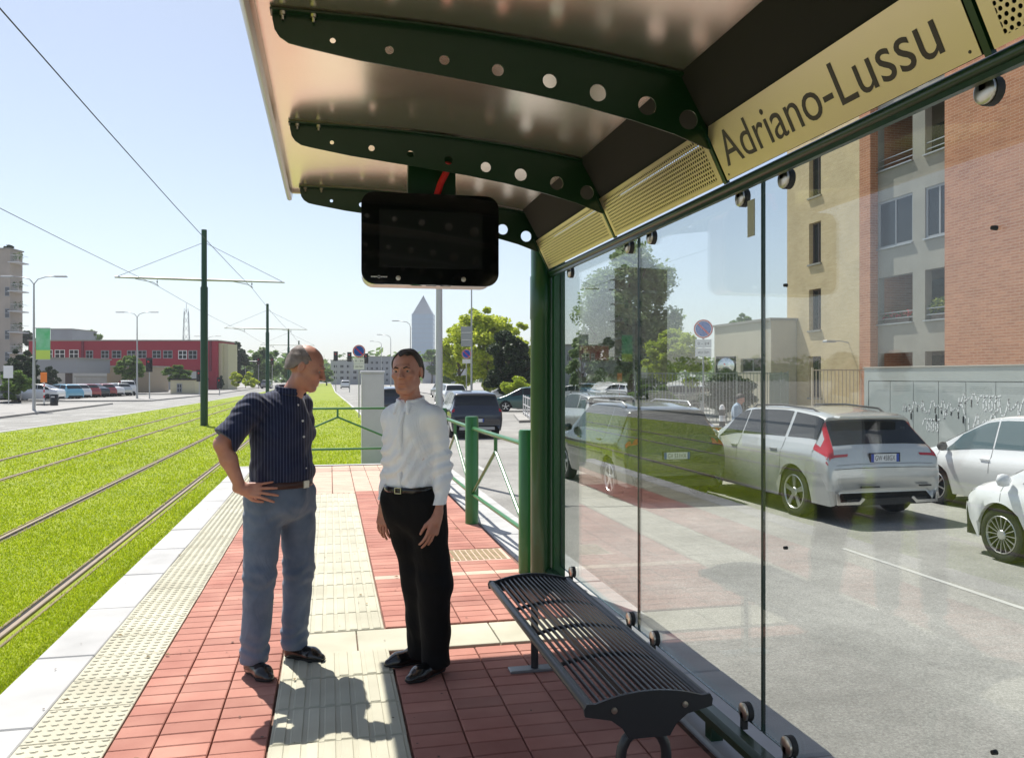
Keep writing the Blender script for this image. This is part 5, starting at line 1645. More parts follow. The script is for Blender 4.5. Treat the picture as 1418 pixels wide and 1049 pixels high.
def lamp1(x, y, h_, lab):
    t = thing('street_lamp', lab, 'street lamp', (x, y, ROAD), 0, 'single-armed street lamps on the right of the road')
    g = MB(); g.lathe([(.10, 0), (.085, 1.2), (.05, h_ - .6), (0, h_ - .59)], 10); g.build('mast', ALU, t, angle=40)
    g = MB(); g.tube([(0, 0, h_ - .65), (-.1, 0, h_ - .25), (-.5, 0, h_ + .05), (-1.6, 0, h_ + .18)], .045, 6); g.build('arm', ALU, t, smooth=True)
    g = MB(); g.bbox(-2.4, -1.55, -.14, .14, h_ + .12, h_ + .24, .04); g.build('lamp_head', ALU, t)
for (x, y, lab) in ((10.41, 61.2, 'street lamp rising in front of the bright green trees'), (10.36, 109, 'street lamp just left of the pointed tower'),
                    (10.36, 145, 'street lamp second left of the pointed tower'), (10.4, 172, 'faint far street lamp above the no parking sign')):
    lamp1(x, y, 9.3, lab)
# plain grey pole behind the man in white
t = thing('street_lamp', 'plain pale grey pole rising behind the man in white, up past the display', 'pole', (2.2, 16.92, ROAD))
g = MB(); g.lathe([(.085, 0), (.075, 1.0), (.055, 7.5), (0, 7.51)], 14); g.build('mast', mat('pale_grey_pole', (.5, .52, .53), .4), t, angle=40)
g = MB(); g.tube([(0, 0, 7.3), (.5, 0, 7.7), (1.6, 0, 7.85)], .03, 8); g.build('arm', ALU, t, smooth=True)
g = MB(); g.bbox(1.5, 2.1, -.1, .1, 7.8, 7.9, .03); g.build('lamp_head', ALU, t)

def nopark(x, y, zc, r_, rz, lab, panels=2, pole_h=None, txt=True):
    t = thing('no_parking_sign', lab, 'road sign', (x, y, ROAD), rz)
    zc -= ROAD
    g = MB(); g.lathe([(.03, 0), (.03, zc + r_), (0, zc + r_ + .005)], 10); g.build('post', ALU, t, angle=40)
    Mr = Matrix.Translation((0, -.045, zc)) @ Matrix.Rotation(R(90), 4, 'X')
    g = MB(); g.lathe([(0, -.006), (r_, -.006), (r_, .004), (0, .004)], 32, Mr); g.build('disc', SIGNR, t)
    g = MB(); g.lathe([(0, .0065), (r_ * .80, .0065), (r_ * .80, .004)], 32, Mr); g.build('disc_field', SIGNB, t)
    g = MB()
    g.lathe([(r_ * .80, .0075), (r_ * .845, .0075)], 32, Mr); g.lathe([(r_ * .97, .0055), (r_ * 1.0, .0055)], 32, Mr); g.build('disc_ring', WHITEP, t)
    g = MB(); g.box(-r_ * .80, r_ * .80, -.054, -.0525, -r_ * .085, r_ * .085, Matrix.Translation((0, 0, zc)) @ Matrix.Rotation(R(45), 4, 'Y')); o = g.build('slash', SIGNR, t)
    z = zc - r_ - .03
    for k in range(panels):
        hh = .26 * r_ / .30; ww = .50 * r_ / .30
        g = MB(); g.bbox(-ww / 2, ww / 2, -.05, -.042, z - hh, z, .002); o = g.build('sub_panel', WHITEP, t)
        if txt:
            text_mesh(('0 - 24', 'AREA TRAM')[k % 2], 'panel_text', BLACKT, o, ww * .7, hh * .32, 0, M=Matrix.Translation((-ww * .35, -.0505, z - hh * .66)) @ Matrix.Rotation(R(90), 4, 'X'))
        z -= hh + .02
    return t
nopark(11.51, 24.08, 3.10, .30, R(-25), 'no parking sign with two white text panels, seen through the glass before the big tree', 2)
nopark(1.35, 39.97, 2.82, .30, R(-2), 'no parking sign on a post by the grass, left of the utility cabinet', 2)
t = nopark(7.28, 44.48, 2.85, .26, R(-8), 'no parking sign under a grey board in front of the bright green trees', 1, txt=False)
g = MB(); g.bbox(-.30, .30, -.04, .0, 3.75, 4.85, .01); o = g.build('grey_board', GREYC, t)
g = MB(); g.box(-.26, .26, -.043, -.0405, 4.5, 4.53); g.box(-.26, .26, -.043, -.0405, 4.1, 4.13); g.build('board_line', WHITEP, o)
# convex mirror
t = thing('traffic_mirror', 'round convex traffic mirror in a dark square frame before the beige building', 'mirror', (16.43, 32.2, -.37), R(-27))
g = MB(); g.lathe([(.035, 0), (.035, 2.8), (0, 2.81)], 10); g.build('post', ALU, t, angle=40)
g = MB(); g.bbox(-.42, .42, -.06, -.0, 2.0, 2.84, .03); g.build('mirror_frame', TRIM, t)
g = MB(); g.lathe([(0, .03), (.15, .025), (.28, .012), (.35, 0)], 28, Matrix.Translation((0, -.062, 2.42)) @ Matrix.Rotation(R(90), 4, 'X')); g.build('mirror_glass', mat('mirror', (.8, .8, .8), .08, metal=1), t, smooth=True)

def signal(x, y, zc, lab, rz=0, arm=None, s_=1.0, pole=True):
    t = thing('traffic_light', lab, 'traffic light', (x, y, ROAD), rz, 'traffic lights at the junctions')
    if pole:
        g = MB(); g.lathe([(.06, 0), (.05, zc - ROAD + .6), (0, zc - ROAD + .61)], 8); g.build('post', ALU, t, angle=40)
    g = MB(); z = zc - ROAD
    g.bbox(-.17 * s_, .17 * s_, -.22, -.05, z - .5 * s_, z + .5 * s_, .02); g.build('signal_head', BLACKP, t)
    g = MB(); g.bbox(-.30 * s_, .30 * s_, -.06, -.04, z - .65 * s_, z + .65 * s_, .01); g.build('backing_board', BLACKP, t)
    for k, m_ in enumerate((SIGNR, ORANGE, BANG)):
        g = MB(); g.lathe([(0, .01), (.1 * s_, .0)], 10, Matrix.Translation((0, -.221, z + (.3 - .3 * k) * s_)) @ Matrix.Rotation(R(90), 4, 'X')); g.build('lens', TRIM if k else m_, t)
        g = MB(); g.tube([(-.11 * s_, -.30, z + (.33 - .3 * k) * s_), (0, -.33, z + (.42 - .3 * k) * s_), (.11 * s_, -.30, z + (.33 - .3 * k) * s_)], .02, 4); g.build('visor', BLACKP, t)
    if arm:
        g = MB(); g.tube([(0, 0, z), (arm, 0, z), (arm, 0, 0)], .07, 8); g.build('gantry_arm', ALU, t)
    return t
for px, D, y_, lab, arm in ((207, 76, 505, 'black traffic light at the car park exit, right of the second street lamp', None),
                            (276, 92, 520, 'low traffic light beside the nearest tram pole, on its left', None),
                            (304, 96, 530, 'traffic light against the cream end of the red building', None),
                            (340, 150, 500, 'leftmost traffic light on the far left gantry', -2.2),
                            (358, 150, 500, 'middle traffic light on the far left gantry', -4.4),
                            (377, 150, 500, 'rightmost traffic light on the far left gantry', None),
                            (465, 112, 493, 'left overhead traffic light beyond the lawn, nearest the balding man', None),
                            (484, 112, 494, 'overhead traffic light just left of the no parking sign', None),
                            (507, 108, 496, 'overhead traffic light just right of the no parking sign', None)):
    x, y = loc_at(px, D); signal(x, y, 1.58 + (522 - y_) * D / 1140, lab, -YAW, arm)
# left-hand small furniture
x, y = loc_at(61, 58)
t = thing('road_works_sign', 'orange sign on a red and white post standing by the car park kerb', 'road sign', (x, y, -.39), -YAW)
g = MB(); g.tube([(0, 0, 0), (0, 0, 1.7)], .04, 8); g.build('post', WHITEP, t)
g = MB()
for z in (.5, .9, 1.3): g.tube([(0, 0, z), (0, 0, z + .2)], .043, 8)
g.build('red_band', SIGNR, t)
g = MB(); g.bbox(-.22, .22, -.06, -.02, 1.6, 2.3, .02); g.build('orange_panel', ORANGE, t)
g = MB(); g.bbox(-.4, .4, -.3, .3, 0, .1, .03); g.build('foot', RUBBER, t)
x, y = loc_at(75, 57.5)
t = thing('litter_bin', 'black litter bin on the car park pavement', 'bin', (x, y, -.39))
g = MB(); g.lathe([(.0, 0), (.25, 0), (.28, .75), (.26, .78), (.0, .80)], 16); g.build('bin_body', BLACKP, t, angle=40)
g = MB(); g.box(-.12, .12, -.285, -.27, .55, .65); g.build('slot', ALU, t)
x, y = loc_at(12, 60)
t = thing('parking_sign', 'small white square sign at the left edge by the hedge', 'road sign', (x, y, -.39), -YAW)
g = MB(); g.tube([(0, 0, 0), (0, 0, 2.6)], .035, 8); g.build('post', ALU, t)
g = MB(); g.bbox(-.35, .35, -.06, -.04, 1.9, 2.8, .01); g.build('panel', WHITEP, t)

def railing(P0, P1, h_, lab, m, n_, base=-.38, solid=False):
    d = Vector((P1[0] - P0[0], P1[1] - P0[1], 0)); L = d.length
    t = thing('railing', lab, 'railing', (P0[0], P0[1], base), math.atan2(d.y, d.x))
    k = max(1, round(L / 2.0))
    for i in range(k + 1):
        g = MB(); g.bbox(L * i / k - .03, L * i / k + .03, -.03, .03, 0, h_ + .04, .01); g.build('post', m, t)
    for z in (h_ - .04, .15) + ((h_ * .55,) if n_ == 0 else ()):
        g = MB(); g.box(0, L, -.018, .018, z - .02, z + .02); g.build('rail', m, t)
    if n_:
        g = MB(); q = int(L / n_)
        for i in range(1, q): g.box(L * i / q - .011, L * i / q + .011, -.011, .011, .15, h_)
        o = g.build('bars', m, t); o['kind'] = 'stuff'
    return t
FG = mat('fence_grey_green', (.22, .25, .22), .5, metal=.2)
railing((11.9, 31.0), (17.6, 29.3), 2.15, 'tall grey bar fence in front of the hedge, by the no parking sign', FG, .13)
railing((17.6, 29.3), (20.1, 35.0), 2.15, 'grey bar fence running back to the beige building', FG, .13)
railing((16.7, 26.2), (18.8, 26.0), 2.25, 'cream bar gate between the cabinets and the yellow brick wall', mat('cream_fence', (.5, .44, .33), .6), .14)
WG = mat('white_rail', (.6, .6, .6), .5)
railing((9.5, 38.0), (13.8, 39.5), 1.0, 'pale pedestrian railing on the traffic island', WG, 0)
railing((9.0, 36.8), (9.9, 42.0), 1.0, 'pale railing along the left side of the traffic island', WG, 0)
railing((13.5, 36.0), (19.0, 40.0), 1.1, 'white railing in front of the parked cars under the big tree', WG, 0)
# bollards behind cars
x, y = loc_at(1000, 28)
t = thing('bollard', 'black and white striped marker beside the fence', 'bollard', (x, y, -.37))
g = MB(); g.lathe([(.10, 0), (.10, .9), (.06, 1.0), (0, 1.02)], 12); g.build('post', WHITEP, t, angle=40)
g = MB(); g.lathe([(.102, .25), (.102, .45)], 12); g.lathe([(.102, .65), (.102, .85)], 12); g.build('band', BLACKT, t)
# ================================================================= BUILDINGS
def brickmat(name, c1, c2, mort, axis='YZ', sc_=1.0):
    m = bpy.data.materials.new(name); m.use_nodes = True
    n = m.node_tree.nodes; l = m.node_tree.links; b_ = n['Principled BSDF']; b_.inputs['Roughness'].default_value = .9
    tc = n.new('ShaderNodeTexCoord'); sp = n.new('ShaderNodeSeparateXYZ'); cb = n.new('ShaderNodeCombineXYZ')
    l.new(tc.outputs['Object'], sp.inputs[0])
    ad = n.new('ShaderNodeMath'); ad.operation = 'ADD'
    l.new(sp.outputs['X'], ad.inputs[0]); l.new(sp.outputs['Y'], ad.inputs[1])
    l.new(ad.outputs[0], cb.inputs[0]); l.new(sp.outputs['Z'], cb.inputs[1])
    br = n.new('ShaderNodeTexBrick'); br.inputs['Scale'].default_value = 1.0
    br.inputs['Brick Width'].default_value = .26 * sc_; br.inputs['Row Height'].default_value = .075 * sc_; br.inputs['Mortar Size'].default_value = .006 * sc_
    br.inputs['Color1'].default_value = (*c1, 1); br.inputs['Color2'].default_value = (*c2, 1); br.inputs['Mortar'].default_value = (*mort, 1)
    l.new(cb.outputs[0], br.inputs['Vector'])
    nz = n.new('ShaderNodeTexNoise'); nz.inputs['Scale'].default_value = .8; nz.inputs['Detail'].default_value = 8; l.new(tc.outputs['Object'], nz.inputs['Vector'])
    hs = n.new('ShaderNodeHueSaturation'); mr = n.new('ShaderNodeMapRange'); mr.inputs[3].default_value = .78; mr.inputs[4].default_value = 1.2
    l.new(nz.outputs['Fac'], mr.inputs[0]); l.new(mr.outputs[0], hs.inputs['Value']); l.new(br.outputs['Color'], hs.inputs['Color']); l.new(hs.outputs[0], b_.inputs['Base Color'])
    bp = n.new('ShaderNodeBump'); bp.inputs['Strength'].default_value = .4; bp.inputs['Distance'].default_value = .01; bp.invert = True
    l.new(br.outputs['Fac'], bp.inputs['Height']); l.new(bp.outputs[0], b_.inputs['Normal'])
    MATS[name] = m
    return m
BRED = brickmat('orange_brick', (.50, .225, .12), (.40, .165, .085), (.54, .36, .25), sc_=1.35)
BYEL = brickmat('yellow_brick', (.62, .50, .30), (.56, .44, .25), (.60, .50, .33), sc_=1.1)
CONC = mat('grey_render', (.30, .288, .25), .9, var=.1, vscale=1.2, detail=8)
BEIGE = mat('beige_render', (.50, .46, .36), .9, var=.06, vscale=.7, detail=8)
WPANE = mat('window_pane', (.018, .020, .022), .12, spec=.18)
FRAMEG = mat('window_frame_grey', (.30, .31, .33), .5)
FRAMEB = mat('window_frame_brown', (.10, .07, .06), .6)

def wall_holes(mb, X0, X1, y0, y1, z0, z1, holes):
    """wall slab between X0..X1 facing X, with rectangular holes (ya,yb,za,zb)"""
    ys = sorted(set([y0, y1] + [h_[i] for h_ in holes for i in (0, 1)])); zs = sorted(set([z0, z1] + [h_[i] for h_ in holes for i in (2, 3)]))
    for ya, yb in zip(ys[:-1], ys[1:]):
        for za, zb in zip(zs[:-1], zs[1:]):
            cy_, cz_ = (ya + yb) / 2, (za + zb) / 2
            if any(h_[0] < cy_ < h_[1] and h_[2] < cz_ < h_[3] for h_ in holes): continue
            mb.box(X0, X1, ya, yb, za, zb)
flats = thing('apartment_building', 'orange and yellow brick apartment block with grey loggias, seen through the glass', 'building', (21.6, 30, -.37))
def F(mb, name, m, parent=None, **k):
    me = mb.mesh(name, **k)
    me.transform(Matrix.Translation((-21.6, -30, .37)) if parent is None else Matrix.Translation((-21.6, -30, .37)))
    return new_obj(name, me, m, parent or flats)
HT = 19.5
wins = [(33.22, 34.16, z, z + 1.88) for z in (.65, 3.72, 6.76, 9.82, 12.9, 16.0)]
b = MB(); wall_holes(b, 21.6, 21.95, 30.46, 36.03, -.6, HT, wins); b.box(21.95, 32, 35.7, 36.03, -.6, HT); F(b, 'wall', BYEL)
b = MB(); b.box(21.6, 22.0, 29.75, 30.458, -.6, HT); b.box(21.6, 22.0, 12.0, 25.57, -.6, HT); b.box(22.0, 32, 12.0, 12.3, -.6, HT)
b.box(22.0, 24.0, 29.752, 30.0, -.6, HT); b.box(22.0, 24.0, 25.3, 25.568, -.6, HT); F(b, 'wall', BRED)
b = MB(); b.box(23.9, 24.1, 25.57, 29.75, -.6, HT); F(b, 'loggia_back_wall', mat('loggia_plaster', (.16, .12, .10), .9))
b = MB(); b.box(21.4, 32.2, 11.8, 36.2, HT, HT + .3); F(b, 'roof', CONC)
for (ya, yb, za, zb) in wins:
    b = MB(); b.box(21.80, 21.86, ya, ya + .07, za, zb); b.box(21.80, 21.86, yb - .07, yb, za, zb); b.box(21.80, 21.86, ya + .07, yb - .07, za, za + .07); b.box(21.80, 21.86, ya + .07, yb - .07, zb - .07, zb); b.box(21.80, 21.86, (ya + yb) / 2 - .04, (ya + yb) / 2 + .04, za + .07, zb - .07)
    o = F(b, 'window', FRAMEB)
    b = MB(); b.box(21.83, 21.84, ya + .07, yb - .07, za + .07, zb - .07); F(b, 'pane', WPANE, o)
    b = MB(); b.box(21.52, 21.80, ya - .06, yb + .06, za - .08, za - .001); F(b, 'sill', CONC, o)
bays = [(25.575, 27.0), (27.68, 29.745)]
rowsz = [(-.2, 2.55, 'dark'), (3.73, 5.62, 'open'), (6.80, 8.72, 'glaz'), (9.97, 11.85, 'open'), (13.1, 15.0, 'glaz'), (16.2, 18.1, 'open')]
b = MB(); wall_holes(b, 21.95, 22.25, 25.571, 29.749, -.6, HT - .01, [(ya, yb, za, zb) for ya, yb in bays for za, zb, _ in rowsz]); F(b, 'loggia_frame', CONC)
b = MB()
for za, zb, _ in rowsz: b.box(22.25, 23.9, 25.575, 29.745, za - .25, za - .02)
F(b, 'balcony_floor', CONC)
for za, zb, kind in rowsz:
    for ya, yb in bays:
        b = MB(); b.box(21.86, 22.28, ya - .04, yb + .04 if yb < 29 else yb, za - .05, za - .001); F(b, 'sill', ALU)
        if kind == 'glaz':
            b = MB()
            b.box(22.0, 22.06, ya, ya + .09, za, zb); b.box(22.0, 22.06, yb - .09, yb, za, zb); b.box(22.0, 22.06, ya + .09, yb - .09, za, za + .09); b.box(22.0, 22.06, ya + .09, yb - .09, zb - .09, zb); b.box(22.0, 22.06, (ya + yb) / 2 - .04, (ya + yb) / 2 + .04, za + .09, zb - .09)
            o = F(b, 'window', FRAMEG)
            b = MB(); b.box(22.03, 22.04, ya + .09, yb - .09, za + .09, zb - .09); F(b, 'pane', WPANE, o)
        elif kind == 'open':
            for zz in (.18, .42):
                b = MB(); b.box(22.0, 22.03, ya, yb, za + zz, za + zz + .035); F(b, 'railing_bar', ALU)
        b = MB(); b.box(23.84, 23.89, ya + .3, yb - .35, za, zb - .1); F(b, 'balcony_door', WPANE)
def leaf_cloud(name, m, parent, clumps, per, size, seed=0, kind=None, flat=.0):
    """clumps: list (x,y,z,rx,ry,rz); leaves as small quads"""
    r_ = np.random.default_rng(seed); Cn = np.array(clumps, float)
    n_ = len(Cn) * per; idx = np.repeat(np.arange(len(Cn)), per)
    d = r_.normal(size=(n_, 3)); d /= np.linalg.norm(d, axis=1)[:, None]; rad = r_.random(n_) ** .45
    P = Cn[idx, :3] + d * rad[:, None] * Cn[idx, 3:6]
    a = r_.normal(size=(n_, 3)); a[:, 2] *= .5; a /= np.linalg.norm(a, axis=1)[:, None]
    b_ = np.cross(a, r_.normal(size=(n_, 3))); b_ /= np.linalg.norm(b_, axis=1)[:, None]
    s_ = size * r_.uniform(.6, 1.3, n_)[:, None]
    V = np.empty((n_, 4, 3)); V[:, 0] = P - a * s_; V[:, 1] = P - b_ * s_ * .55; V[:, 2] = P + a * s_; V[:, 3] = P + b_ * s_ * .55
    o = np_mesh(name, V.reshape(-1, 3), np.arange(n_ * 4).reshape(-1, 4), m, parent, smooth=False)
    if kind: o['kind'] = kind
    return o
FLRED = leafmat('red_flowers', (.6, .03, .05), (.75, .15, .2)); FLYEL = leafmat('yellow_flowers', (.5, .5, .08), (.3, .4, .08)); FLG = leafmat('plant_green', (.06, .12, .03), (.1, .16, .04))
for ya, yb, m_, lab in ((28.0, 29.5, FLRED, 'box of red flowers on the left loggia sill of the brick block'), (26.1, 26.8, FLYEL, 'bushy yellow-green plant on the right loggia sill of the brick block')):
    t = thing('flower_box', lab, 'flower box', (22.15, (ya + yb) / 2, 3.74))
    g = MB(); g.bbox(-.1, .1, -(yb - ya) / 2, (yb - ya) / 2, 0, .2, .01); g.build('box', FRAMEB, t)
    r_ = random.Random(3)
    cl = [(0, (k / 6 - .5) * (yb - ya), .32 + r_.uniform(-.05, .1) + (.2 if m_ is FLYEL else 0), .16, .14, .16 if m_ is FLRED else .3) for k in range(7)]
    leaf_cloud('leaves', FLG, t, cl, 90, .045, 5); leaf_cloud('blossom', m_, t, cl, 80, .045, 6)
# wall lamp
g = MB(); g.tube([(21.6, 31.2, 3.05), (21.2, 31.2, 3.12), (20.9, 31.25, 3.1)], .025, 6); g.bbox(20.5, 20.95, 31.1, 31.4, 3.05, 3.15, .03); F(g, 'wall_lamp', ALU)
# low beige building
t = thing('gatehouse', 'low beige flat-roofed building with a dark slot window, left of the apartment block', 'building', (20.24, 38, -.37))
b = MB(); wall_holes(b, 0, .3, -2.85, 3.0, -.2, 4.62, [(-1.95, .1, 2.2, 2.88)]); b.box(.3, 1.33, -2.85, -2.5, -.2, 4.62); b.box(1.33, 9, -1.9, -1.6, -.2, 4.62); b.box(.3, 9, 2.7, 3.0, -.2, 4.62); b.build('wall', BEIGE, t)
b = MB(); b.box(-.08, 1.36, -2.93, 3.08, 4.62, 4.74); b.box(1.362, 9, -1.9, 3.08, 4.62, 4.74); b.build('roof', CONC, t)
b = MB(); b.box(.15, .17, -1.95, .1, 2.2, 2.88); b.build('window', WPANE, t)
b = MB(); b.box(.10, .15, -1.0, -.94, 2.2, 2.88); b.box(.10, .15, -1.95, .1, 2.2, 2.25); b.box(.1, .15, -1.95, .1, 2.83, 2.88); b.build('window_frame', FRAMEG, t)

# grey cabinets with doors
cab = thing('cabinet_row', 'long grey metal cabinet wall with graffiti-sprayed doors behind the parked cars', 'cabinet', (13.5, 18.8, -.37))
GP = mat('grey_cabinet_paint', (.44, .47, .44), .55, metal=.15, var=.06, vscale=1.3, detail=8)
GD = mat('grey_door_paint', (.40, .44, .42), .5, metal=.1, col2=(.48, .51, .49), vscale=1.6, detail=8, objrand=.05)
b = MB(); b.box(0.03, 1.3, -10.5, 0, 0, 1.86); b.build('frame', GP, cab)
b = MB(); b.bbox(-.03, 1.36, -10.6, .06, 2.17, 2.21, .01); b.build('roof', CONC, cab)
b = MB(); b.box(-.012, 1.33, -10.55, .02, 1.862, 2.168); b.build('fascia', GP, cab)
b = MB(); b.box(-.012, .029, -.14, .018, 0, 1.86); b.build('corner_post', GP, cab)
for i in range(12):
    y_ = -.17 - i * .825
    b = MB(); b.bbox(-.008, .022, y_ - .805, y_, .06, 1.845, .004); o = b.build('door', GD, cab)
    b = MB(); b.box(-.02, -.0085, y_ - .76, y_ - .73, .95, 1.10); b.build('handle', TRIM, o)
    b = MB()
    for k in range(4): b.box(-.0105, -.0085, y_ - .70, y_ - .10, 1.62 + k * .04, 1.635 + k * .04)
    b.build('louvre', GP, o)
b = MB()
rr = random.Random(12)
def stroke(pts):
    for (ya, za), (yb, zb) in zip(pts[:-1], pts[1:]):
        d = Vector((yb - ya, zb - za)); L_ = max(1e-6, d.length); nx, nz = -d.y / L_ * .016, d.x / L_ * .016
        ex, ez = d.x / L_ * .008, d.y / L_ * .008
        V = [(-.0115, ya - ex + nx, za - ez + nz), (-.0115, yb + ex + nx, zb + ez + nz), (-.0115, yb + ex - nx, zb + ez - nz), (-.0115, ya - ex - nx, za - ez - nz)]
        b.add(V, [(0, 1, 2, 3)])
for (cy_, cz_, s_) in ((-2.6, 1.25, .22), (-3.1, 1.2, .24), (-3.5, 1.45, .2), (-4.1, 1.4, .25), (-4.7, 1.35, .26), (-5.3, 1.4, .2), (-3.9, .95, .3), (-4.5, .9, .25), (-2.0, 1.25, .18), (-1.6, 1.2, .12), (-6.0, 1.3, .2), (-6.5, 1.1, .25), (-2.4, .85, .22), (-4.9, .9, .2)):
    k = rr.choice((0, 1, 2, 2))
    if k == 0: stroke([(cy_ + s_ * .5 * math.cos(a), cz_ + s_ * math.sin(a)) for a in [R(20 + 30 * q) for q in range(12)]])
    elif k == 1: stroke([(cy_ + s_ * (.9 - q * .09) + s_ * .35 * math.cos(q * .9), cz_ + s_ * .7 * math.sin(q * .9)) for q in range(24)])
    elif k == 2: stroke([(cy_ + s_ * (1.2 - q * .1) + s_ * .18 * math.sin(q * .7), cz_ + s_ * (.55 + .3 * math.sin(q * .37)) * math.sin(q * .8 + cy_)) for q in range(26)])
    else: stroke([(cy_ + s_ * .4, cz_ + s_), (cy_ + s_ * .45, cz_ - s_)]); stroke([(cy_ + s_ * .4, cz_ + s_), (cy_ - s_ * .3, cz_ + s_ * .5), (cy_ + s_ * .3, cz_), (cy_ - s_ * .4, cz_ - s_)])
o = b.build('graffiti', mat('spray_paint_white', (.82, .84, .83), .8), cab); o['kind'] = 'stuff'

# facades facing the camera
def block(name, lab, px0, px1, D, ytop, mwall, depth=12, base=ROAD, wins=(), wm=FRAMEG, cat='building', rooft=None, side=None, rz=None):
    x0, y0 = loc_at(px0, D); x1, y1 = loc_at(px1, D); W = math.hypot(x1 - x0, y1 - y0); H = 1.58 + (522 - ytop) * D / 1140 - base
    t = thing(name, lab, cat, (x0, y0, base), -YAW if rz is None else rz)
    b = MB(); b.box(0, W, 0, depth, -.1, H); b.build('wall', mwall, t)
    b = MB(); b.box(-.15, W + .15, -.15, depth + .15, H, H + .18); b.build('roof', rooft or CONC, t)
    k = D / 1140
    for (a, c_, ya, yb, st) in wins:
        xa, xb = (a - px0) * k, (c_ - px0) * k; za, zb = 1.58 + (522 - yb) * k - base, 1.58 + (522 - ya) * k - base
        g = MB(); e = .09
        g.box(xa, xa + e, -.06, 0.0, za, zb); g.box(xb - e, xb, -.06, 0.0, za, zb); g.box(xa + e, xb - e, -.06, 0.0, za, za + e); g.box(xa + e, xb - e, -.06, 0.0, zb - e, zb)
        g.box((xa + xb) / 2 - .05, (xa + xb) / 2 + .05, -.06, 0, za + e, zb - e)
        if st: g.box(xa + e, xb - e, -.055, -.001, (za + zb) / 2 - .05, (za + zb) / 2 + .05)
        o = g.build('window', WHITEP if st == 2 else wm, t)
        g = MB(); g.box(xa + e, xb - e, -.03, -.02, za + e, zb - e); g.build('pane', WPANE, o)
    return t, W, H
REDW = mat('crimson_render', (.32, .010, .030), .8, var=.08, vscale=.4, detail=6)
CREAMW = mat('cream_render', (.55, .50, .34), .9)
rw = [(66, 73, 484, 496, 2), (76, 90, 484, 496, 2), (96, 109, 484, 496, 2), (119, 129, 485, 496, 1), (140, 151, 485, 496, 1), (155, 168, 485, 496, 1), (176, 188, 485, 496, 1), (191, 203, 485, 496, 1), (211, 223, 485, 496, 1), (226, 239, 485, 496, 1), (247, 259, 485, 497, 2), (261, 273, 485, 497, 1)]
t, W, H = block('red_building', 'long crimson two-storey building with a row of upper windows across the far road', 40, 301, 130, 472, REDW, 8, wins=rw, wm=FRAMEG)
k = 130 / 1140
b = MB(); b.box(-.05, W * .95, -.35, -.005, -.1, 3.0); b.build('ground_floor_wall', mat('pale_render', (.50, .49, .46), .9), t)
b = MB(); b.box((113 - 40) * k, (116 - 40) * k, -.15, -.001, 3.01, H); b.build('pilaster', mat('dark_crimson', (.16, .01, .03), .8), t)
b = MB(); b.box((290 - 40) * k, (293 - 40) * k, -.15, -.001, 3.01, H); b.build('pilaster', mat('dark_crimson', (.16, .01, .03), .8), t)
b = MB(); b.box(W + .001, W + .5, .6, 7.9, -.1, H - .3); b.build('end_wall', CREAMW, t)
b = MB(); b.box(W + .501, W + 1.3, 1.2, 1.6, -.1, H - .4); b.build('end_fin', CREAMW, t)
x, y = loc_at(30, 95)
block('canopy_building', 'grey flat slab canopy on dark piers in front of the red building', 30, 106, 96, 497, mat('grey_slab', (.32, .32, .33), .8), 8, base=1.58 + (522 - 515) * 96 / 1140, cat='building')
t = bpy.data.objects['canopy_building']
for q in (.6, 2.6, 4.8): 
    b = MB(); b.box(q, q + .5, .5, 1.2, -2.75, -.101); b.build('pier', FRAMEB, t)
block('kiosk', 'low beige building with a flat roof behind the second street lamp', 148, 206, 105, 508, mat('brown_beige', (.36, .29, .21), .9), 6, wins=[(184, 190, 520, 535, 1)])
block('garden_wall', 'grey wall with railings in front of the red building', 105, 232, 118, 522, PAVE, .5, cat='wall')
block('kiosk', 'small cream kiosk with dark flat roof near the nearest tram pole', 236, 270, 100, 526, CREAMW, 4, wins=[(245, 252, 531, 543, 1)], rooft=DARK)
block('apartment_building', 'tan apartment block with white balconies at the left edge', -70, 14, 118, 345, mat('tan_render', (.42, .36, .31), .9, var=.1, vscale=.5), 3,
      wins=[(7, 13, y_, y_ + 13, 1) for y_ in (397, 427, 457, 487, 517)] + [(-20, -10, y_, y_ + 13, 1) for y_ in (397, 427, 457, 487)])
t = [o for o in bpy.data.objects if o.get('label', '').startswith('tan apartment')][0]
k = 118 / 1140
for y_ in (362, 402, 430, 459, 488):
    z = 1.58 + (522 - y_) * k - ROAD; x_ = 84 * k
    b = MB(); b.box(x_ - .3, x_ + 1.25, -.1, 2.5, z - .15, z); b.build('balcony_slab', mat('pale_render2', (.6, .6, .6), .8), t)
    b = MB(); b.box(x_ + 1.2, x_ + 1.24, 0, 2.4, z + .9, z + .95); b.box(x_ + .02, x_ + 1.24, -.06, -.02, z + .9, z + .95)
    for q in range(7): b.box(x_ + .1 + q * .18, x_ + .12 + q * .18, -.06, -.03, z, z + .9)
    o = b.build('balcony_railing', WG, t); o['kind'] = 'stuff'
    leaf_cloud('balcony_plants', FLG, t, [(x_ + .6, .3, z + .7, .5, .3, .6), (x_ + .9, 1, z + .9, .4, .4, .6)], 60, .12, int(y_))
GL1 = mat('far_pale_facade', (.42, .42, .44), .8, var=.1, vscale=.2)
GL2 = mat('far_grey_facade', (.30, .31, .33), .8, var=.1, vscale=.2)
gw = [(462 + i * 9, 467 + i * 9, 505 + j * 8, 509 + j * 8, 0) for i in range(4) for j in range(3)]
block('office_building', 'pale low office block far down the line, left of the no parking sign', 458, 503, 230, 499, GL1, 20, wins=gw)
gw = [(506 + i * 7, 510 + i * 7, 500 + j * 8, 504 + j * 8, 0) for i in range(5) for j in range(4)]
block('office_building', 'grey office block far down the line, above the utility cabinet', 503, 545, 210, 494, GL2, 20, wins=gw)
